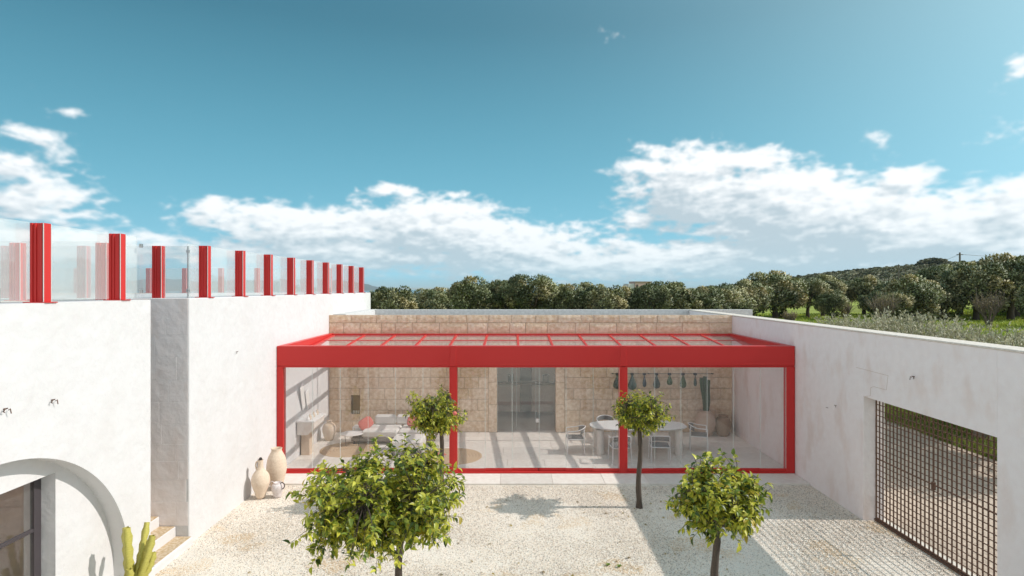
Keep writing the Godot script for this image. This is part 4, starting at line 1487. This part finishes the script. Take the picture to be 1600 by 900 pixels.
func grove() -> void:
	var tones := [Color(0.3, 0.32, 0.16), Color(0.19, 0.22, 0.11), Color(0.38, 0.37, 0.2), Color(0.44, 0.39, 0.21), Color(0.14, 0.17, 0.09)]
	var crowns := []
	for k in 5:
		crowns.append(crown_mesh(100 + k, 44, 270, 0.07, tones))
	var trunks := [trunk_mesh(1), trunk_mesh(2)]
	# x, distance, crown radius, top above the ground
	var spots := [[-14.5, 72, 3.2, 4.9], [-11.4, 88, 3.4, 4.2], [-9.0, 84, 2.8, 4.0], [-8.2, 74, 3.0, 4.2], [-4.4, 66, 2.9, 5.6], [-2.0, 70, 2.6, 5.4], [-0.6, 66, 2.6, 5.6], [2.2, 66, 2.9, 6.2], [4.6, 68, 2.4, 5.2], [6.6, 67, 2.4, 4.7], [9.9, 66, 2.8, 5.0], [12.4, 68, 2.3, 4.6], [15.6, 68, 2.6, 5.0], [18.9, 69, 2.8, 5.2], [22.6, 70, 2.5, 4.5], [25.0, 72, 2.6, 5.0],
		[39.2, 89, 4.5, 7.0], [45.6, 92, 2.9, 6.3], [49.5, 95, 3.0, 6.8], [46.2, 86, 2.3, 4.2], [54.5, 103, 3.1, 6.0], [59.5, 101, 3.3, 6.4], [62.0, 98, 2.9, 5.2], [56.0, 92, 2.4, 4.2], [49.4, 74, 3.4, 5.8], [45.6, 72, 2.3, 4.4], [51.9, 76, 2.4, 5.4], [66.0, 92, 3.8, 7.9], [72.0, 96, 4.6, 8.6], [60.6, 84, 3.0, 4.8], [64.5, 83, 4.2, 8.0], [70.2, 84, 4.6, 8.8], [76.0, 90, 5.0, 9.4], [80.5, 92, 4.2, 6.2], [61.5, 68, 3.4, 5.6], [84.0, 95, 4.6, 6.6], [90.0, 102, 5.0, 7.0], [54.8, 84, 2.6, 4.4], [68.5, 100, 4.0, 6.0], [96.0, 105, 5.0, 7.6], [30.0, 82, 3.2, 5.2], [33.5, 84, 3.2, 5.6], [20.8, 84, 3.2, 5.6], [11.0, 84, 3.2, 5.4], [6.8, 86, 3.0, 4.6], [-7.0, 92, 3.0, 4.3]]
	var looks := ["dense crown", "broad lumpy crown", "round crown", "silvery crown"]
	var k := 0
	for s in spots:
		rng.seed = 500 + k
		var wh: String
		var px: float = 800.0 + 933.0 * s[0] / s[1]
		if px < 1150:
			wh = "in the row beyond the house"
		elif px < 1330:
			wh = "on the field beyond the wall"
		else:
			wh = "in the grove at the right"
		var ord := ["%s olive from the left %s, %s" % [ordinal(spots, s, px), wh, looks[k % 4]]]
		var at := V(s[0], land(s[0], s[1]) - 0.14, -s[1])
		var t := thing("olive_tree", ord[0], "tree", at, 0, "olive trees of the grove")
		var r: float = s[2]
		var rise: float = s[3] * 1.08 - 0.9 * r
		var c := put("crown", crowns[k % 5], M.olive_leaf, t, V(0, maxf(rise, r * 0.62), 0))
		c.rotation.y = rng.randf() * TAU
		c.scale = V(r, r * rng.randf_range(1.0, 1.12), r) * 1.1
		var tr := put("trunk", trunks[k % 2], M.bark, t)
		tr.scale = V(r * 0.6, maxf(rise, r * 0.62) * 0.55, r * 0.6)
		tr.rotation.y = rng.randf() * TAU
		k += 1
	# bare twiggy trees
	var bare := [[43.5, 70, 3.6, 5.2, "bare twiggy tree with two stems on the green field"], [57.5, 72, 4.0, 5.3, "pruned almond tree with tan upright twigs and a forked trunk"], [33.5, 72, 1.9, 2.4, "small bare shrub at the foot of the big olive tree"], [42.3, 66, 1.6, 1.8, "low bare pinkish shrub beside the twiggy tree"], [48.0, 86, 2.4, 3.6, "yellowing twiggy tree between the olives"]]
	var bl := leaf_mesh(0.4)
	for q in bare:
		rng.seed = int(q[0] * 10)
		var t := thing("bare_tree", q[4], "tree", V(q[0], land(q[0], q[1]) - 0.14, -q[1]), 0, "bare trees in the field")
		var b := MB.new()
		var w: float = q[2] * 0.5
		var h: float = q[3]
		var xf := []
		var cols := []
		for i in 7:
			var a := TAU * i / 7 + rng.randf() * 0.6
			var e := V(cos(a) * w * 0.7, h * 0.5, sin(a) * w * 0.7)
			b.tube([V(0.1 * cos(a), 0, 0.1 * sin(a)), V(cos(a) * w * 0.25, h * 0.25, sin(a) * w * 0.25), e], [0.13, 0.09, 0.05], 5)
			for j in 26:
				var u := rng.randf()
				var p := V(cos(a) * w * 0.25, h * 0.25, sin(a) * w * 0.25).lerp(e, u)
				var d := V(rng.randf_range(-0.6, 0.6), rng.randf_range(0.5, 1.2), rng.randf_range(-0.6, 0.6)).normalized()
				var l := h * rng.randf_range(0.2, 0.46)
				b.tube([p, p + d * l * 0.5 + V(0, 0.05, 0), p + d * l], [0.025, 0.018, 0.01], 3, false)
				for m in 5:
					var ld := (d + V(rng.randfn(), rng.randfn(), rng.randfn()) * 0.6).normalized()
					xf.append(Transform3D(frame_along(ld, 0) * Basis.from_scale(Vector3.ONE * rng.randf_range(0.1, 0.2)), p + d * l * rng.randf_range(0.3, 1.0)))
					cols.append(Color(0.4, 0.31, 0.18) * rng.randf_range(0.7, 1.3))
		build("twig", b, M.pale_bark, t)
		multi("foliage", bl, M.olive_leaf, xf, cols, t)
	# the wooded hill
	rng.seed = 66
	var dark := crown_mesh(140, 12, 26, 0.34, [Color(0.17, 0.2, 0.13), Color(0.21, 0.23, 0.14), Color(0.26, 0.25, 0.16)])
	var xf := []
	var cols := []
	for i in 5200:
		var d := rng.randf_range(250, 640)
		var x := rng.randf_range(0.16, 0.98) * d + rng.randfn() * 12.0
		if d < 330 and rng.randf() < 0.3:
			continue
		var s := rng.randf_range(2.0, 4.4)
		xf.append(Transform3D(Basis(Vector3.UP, rng.randf() * TAU) * Basis.from_scale(V(s, s * 0.85, s)), V(x, land(x, d) + s * 0.5, -d)))
		cols.append(Color.WHITE * rng.randf_range(0.75, 1.2))
	for i in 900:
		var d := rng.randf_range(100, 420)
		var x := rng.randf_range(-0.25, 0.2) * d
		var s := rng.randf_range(2.0, 3.2)
		xf.append(Transform3D(Basis(Vector3.UP, rng.randf() * TAU) * Basis.from_scale(V(s, s * 0.85, s)), V(x, land(x, d) + s * 0.4, -d)))
		cols.append(Color.WHITE * rng.randf_range(0.75, 1.2))
	for i in 26:
		var a := rng.randf() * TAU
		var s := rng.randf_range(3.0, 5.2)
		var x := 352.0 + cos(a) * 9.0 * rng.randf()
		var d := 500.0 + sin(a) * 9.0
		xf.append(Transform3D(Basis(Vector3.UP, a) * Basis.from_scale(V(s, s * 1.1, s)), V(x, land(x, d) + 4.5, -d)))
		cols.append(Color(0.8, 0.8, 0.8))
	tag(multi("woods", dark, M.olive_leaf, xf, cols), "dark evergreen woods covering the far hill and the plain", "woods")

func ordinal(spots: Array, s: Array, px: float) -> String:
	var n := 0
	for q in spots:
		var p: float = 800.0 + 933.0 * q[0] / q[1]
		var same := (p < 1150) == (px < 1150) and (p < 1330) == (px < 1330)
		if same and p <= px:
			n += 1
	return ["", "first", "second", "third", "fourth", "fifth", "sixth", "seventh", "eighth", "ninth", "tenth", "eleventh", "twelfth", "thirteenth", "fourteenth", "fifteenth", "sixteenth", "seventeenth", "eighteenth", "nineteenth", "twentieth", "twenty first", "twenty second", "twenty third", "twenty fourth"][mini(n, 24)]

# ---------------------------------------------------------------- roadside behind the wall
func roadside() -> void:
	var lm := leaf_mesh(0.3)
	var spots := [[13.9, 16.4, 3.5, 1.7, "young silvery olive whose grey trunk shows through the gate"], [14.6, 18.6, 3.7, 1.6, "young silvery olive behind the wall, second in the roadside row"], [15.0, 21.5, 3.9, 1.8, "young silvery olive in the middle of the roadside row"], [15.4, 24.6, 3.9, 1.7, "young silvery olive, fourth in the roadside row"], [17.0, 19.8, 3.4, 1.7, "young silvery olive standing behind the roadside row"], [15.9, 28.0, 3.6, 1.5, "young silvery olive, leftmost of the roadside row"], [12.9, 14.6, 3.2, 1.3, "young silvery olive nearest the right edge of the picture"]]
	for q in spots:
		rng.seed = int(q[0] * 100)
		var t := thing("young_olive", q[4], "tree", V(q[0], -0.12, -q[1]), 0, "young olives along the road")
		var h: float = q[2]
		var w: float = q[3]
		var b := MB.new()
		b.tube([V(0, -0.1, 0), V(0.05, 0.5, 0.02), V(-0.04, 1.2, 0), V(0, 1.5, 0)], [0.26, 0.19, 0.15, 0.12], 10)
		build("trunk", b, M.pale_bark, t)
		b = MB.new()
		var xf := []
		var cols := []
		for i in 240:
			var a := rng.randf() * TAU
			var rr := sqrt(rng.randf()) * w
			var p := V(cos(a) * rr * 0.55, rng.randf_range(1.4, h * 0.68), sin(a) * rr * 0.55)
			var d := V(cos(a) * rr / w * 0.75 + rng.randfn() * 0.15, 0.9, sin(a) * rr / w * 0.75 + rng.randfn() * 0.15).normalized()
			var l := (h - p.y) * rng.randf_range(0.55, 1.05)
			b.tube([V(0, 1.35, 0), p * V(0.8, 0.8, 0.8) + V(0, 0.2, 0), p + d * l * 0.4, p + d * l], [0.02, 0.014, 0.008, 0.003], 4, false)
			for m in 38:
				var u := rng.randf_range(0.0, 1.0)
				var e := V(rng.randfn(), rng.randfn(), rng.randfn()).normalized()
				var ld := (d * 0.9 + e * 0.9).normalized()
				xf.append(Transform3D(frame_along(ld, rng.randf() * TAU) * Basis.from_scale(Vector3.ONE * rng.randf_range(0.08, 0.15)), p + d * l * u))
				cols.append(Color(0.6, 0.56, 0.43).lerp(Color(0.3, 0.31, 0.18), rng.randf()) * rng.randf_range(0.75, 1.3))
		build("branch", b, M.pale_bark, t)
		multi("foliage", lm, M.olive_leaf, xf, cols, t)
	# grass
	rng.seed = 21
	var g := MB.new()
	for k in 7:
		var a := TAU * k / 7
		card(g, V(cos(a) * 0.05, 0, sin(a) * 0.05), V(cos(a) * 0.4, 1, sin(a) * 0.4).normalized(), V(-sin(a), 0, cos(a)), 0.2, 0.012)
	var xf := []
	var cols := []
	for i in 9000:
		var d := rng.randf_range(11.5, 30.0)
		var x := 13.3 + absf(rng.randfn()) * 4.5
		xf.append(Transform3D(Basis(Vector3.UP, rng.randf() * TAU) * Basis.from_scale(Vector3.ONE * rng.randf_range(0.7, 1.6)), V(x, -0.14, -d)))
		cols.append(Color(0.1, 0.16, 0.03).lerp(Color(0.3, 0.32, 0.07), rng.randf()) * rng.randf_range(0.8, 1.2))
	for i in 12000:
		var d := rng.randf_range(52, 105)
		var x := rng.randf_range(0.36, 0.9) * d
		var s := rng.randf_range(1.2, 3.0)
		xf.append(Transform3D(Basis(Vector3.UP, rng.randf() * TAU) * Basis.from_scale(V(s * 1.8, s, s * 1.8)), V(x, land(x, d) - 0.15, -d)))
		cols.append(Color(0.2, 0.32, 0.04).lerp(Color(0.6, 0.6, 0.1), pow(rng.randf(), 1.3)))
	tag(multi("grass", g.done(), M.grass_blade, xf, cols), "bright green spring grass over the field and roadside", "grass")

func poles_and_house() -> void:
	var ends := []
	for q in [[97.5, 130.0, 12.6, "taller utility pole rising above the olives on the right"], [123.0, 190.0, 12.4, "shorter looking utility pole farther off on the hill slope"]]:
		var y := land(q[0], q[1])
		var t := thing("utility_pole", q[3], "pole", V(q[0], y - 0.2, -q[1]), 0, "utility poles")
		var b := MB.new()
		b.tube([V(0, 0, 0), V(0, q[2] - y, 0)], [0.24, 0.17], 8)
		build("shaft", b, M.weathered_pole, t)
		block("cross_arm", V(-0.7, q[2] - y - 0.55, -0.07), V(0.7, q[2] - y - 0.4, 0.07), M.weathered_pole, t)
		ends.append(V(q[0], q[2] - 0.6, -q[1]))
	ends.push_front(V(150, 11.6, -120))
	ends.append(V(150, 12.5, -260))
	for k in 3:
		var b := MB.new()
		var pts := []
		for j in 15:
			var u := j / 14.0
			pts.append(ends[k].lerp(ends[k + 1], u) - V(0, 5.0 * u * (1 - u), 0))
		b.tube(pts, [0.03], 4, false)
		var t := thing("overhead_wire", ["wire running off to the right from the taller pole", "wire sagging between the two utility poles", "wire running from the farther pole to the hill"][k], "wire")
		build("strand", b, M.weathered_pole, t)
	var h := thing("village_house", "small pink farmhouse half hidden in the trees under the hill", "house", V(50.5, land(50.5, 235) - 0.2, -235.0), 0.2)
	block("wall", V(-3.4, 0, -3), V(3.4, 8.5, 3), M.house_pink, h)
	block("wing_wall", V(-6.0, 0, -2.5), V(-3.45, 7.8, 2.5), M.white_plaster, h)
	block("roof", V(-3.6, 8.5, -3.2), V(3.6, 8.7, 3.2), M.clay_brown, h)
	for x in [-2.6, 0.4, 2.6]:
		block("window", V(x - 0.4, 6.2, 2.95), V(x + 0.4, 7.5, 3.02), M.room_dark, h)

func wall_hooks() -> void:
	var q := [[V(-5.92, 3.22, -7.67), "rusty hook cluster on the white house above the arch", 1], [V(-5.92, 3.25, -6.95), "rusty hook cluster on the white house at the picture's left edge", 1], [V(-5.92, 3.29, -12.8), "small hook on the white wing wall right of the stair recess", 1], [V(7.12, 3.09, -10.56), "dark hook pair high on the stained wall above the gate", -1], [V(7.12, 2.08, -13.1), "small hook on the stained wall between pergola and gate", -1], [V(7.12, 1.96, -13.45), "tiny nail stub on the stained wall beside the pergola", -1]]
	for k in q.size():
		var s: float = q[k][2]
		var t := thing("wall_hook", q[k][1], "hook", q[k][0], 0, "rusty hooks in the walls")
		var b := MB.new()
		var big := 0.008 if k in [0, 1, 3] else 0.006
		b.tube([V(0, 0, 0), V(s * 0.05, 0.01, 0)], [big], 6)
		build("stub", b, M.rust_iron, t)
		if k != 5:
			b = MB.new()
			b.tube([V(s * 0.03, 0, 0), V(s * 0.045, 0.012, 0.026), V(s * 0.04, -0.02, 0.045), V(s * 0.03, -0.035, 0.02)], [big * 0.8], 6)
			build("ring", b, M.rust_iron, t)
		if k in [0, 1, 3]:
			b = MB.new()
			b.tube([V(s * 0.02, -0.02, -0.05), V(s * 0.055, 0.0, -0.03), V(s * 0.05, -0.06, -0.05)], [big * 0.8], 6)
			build("hook", b, M.rust_iron, t)
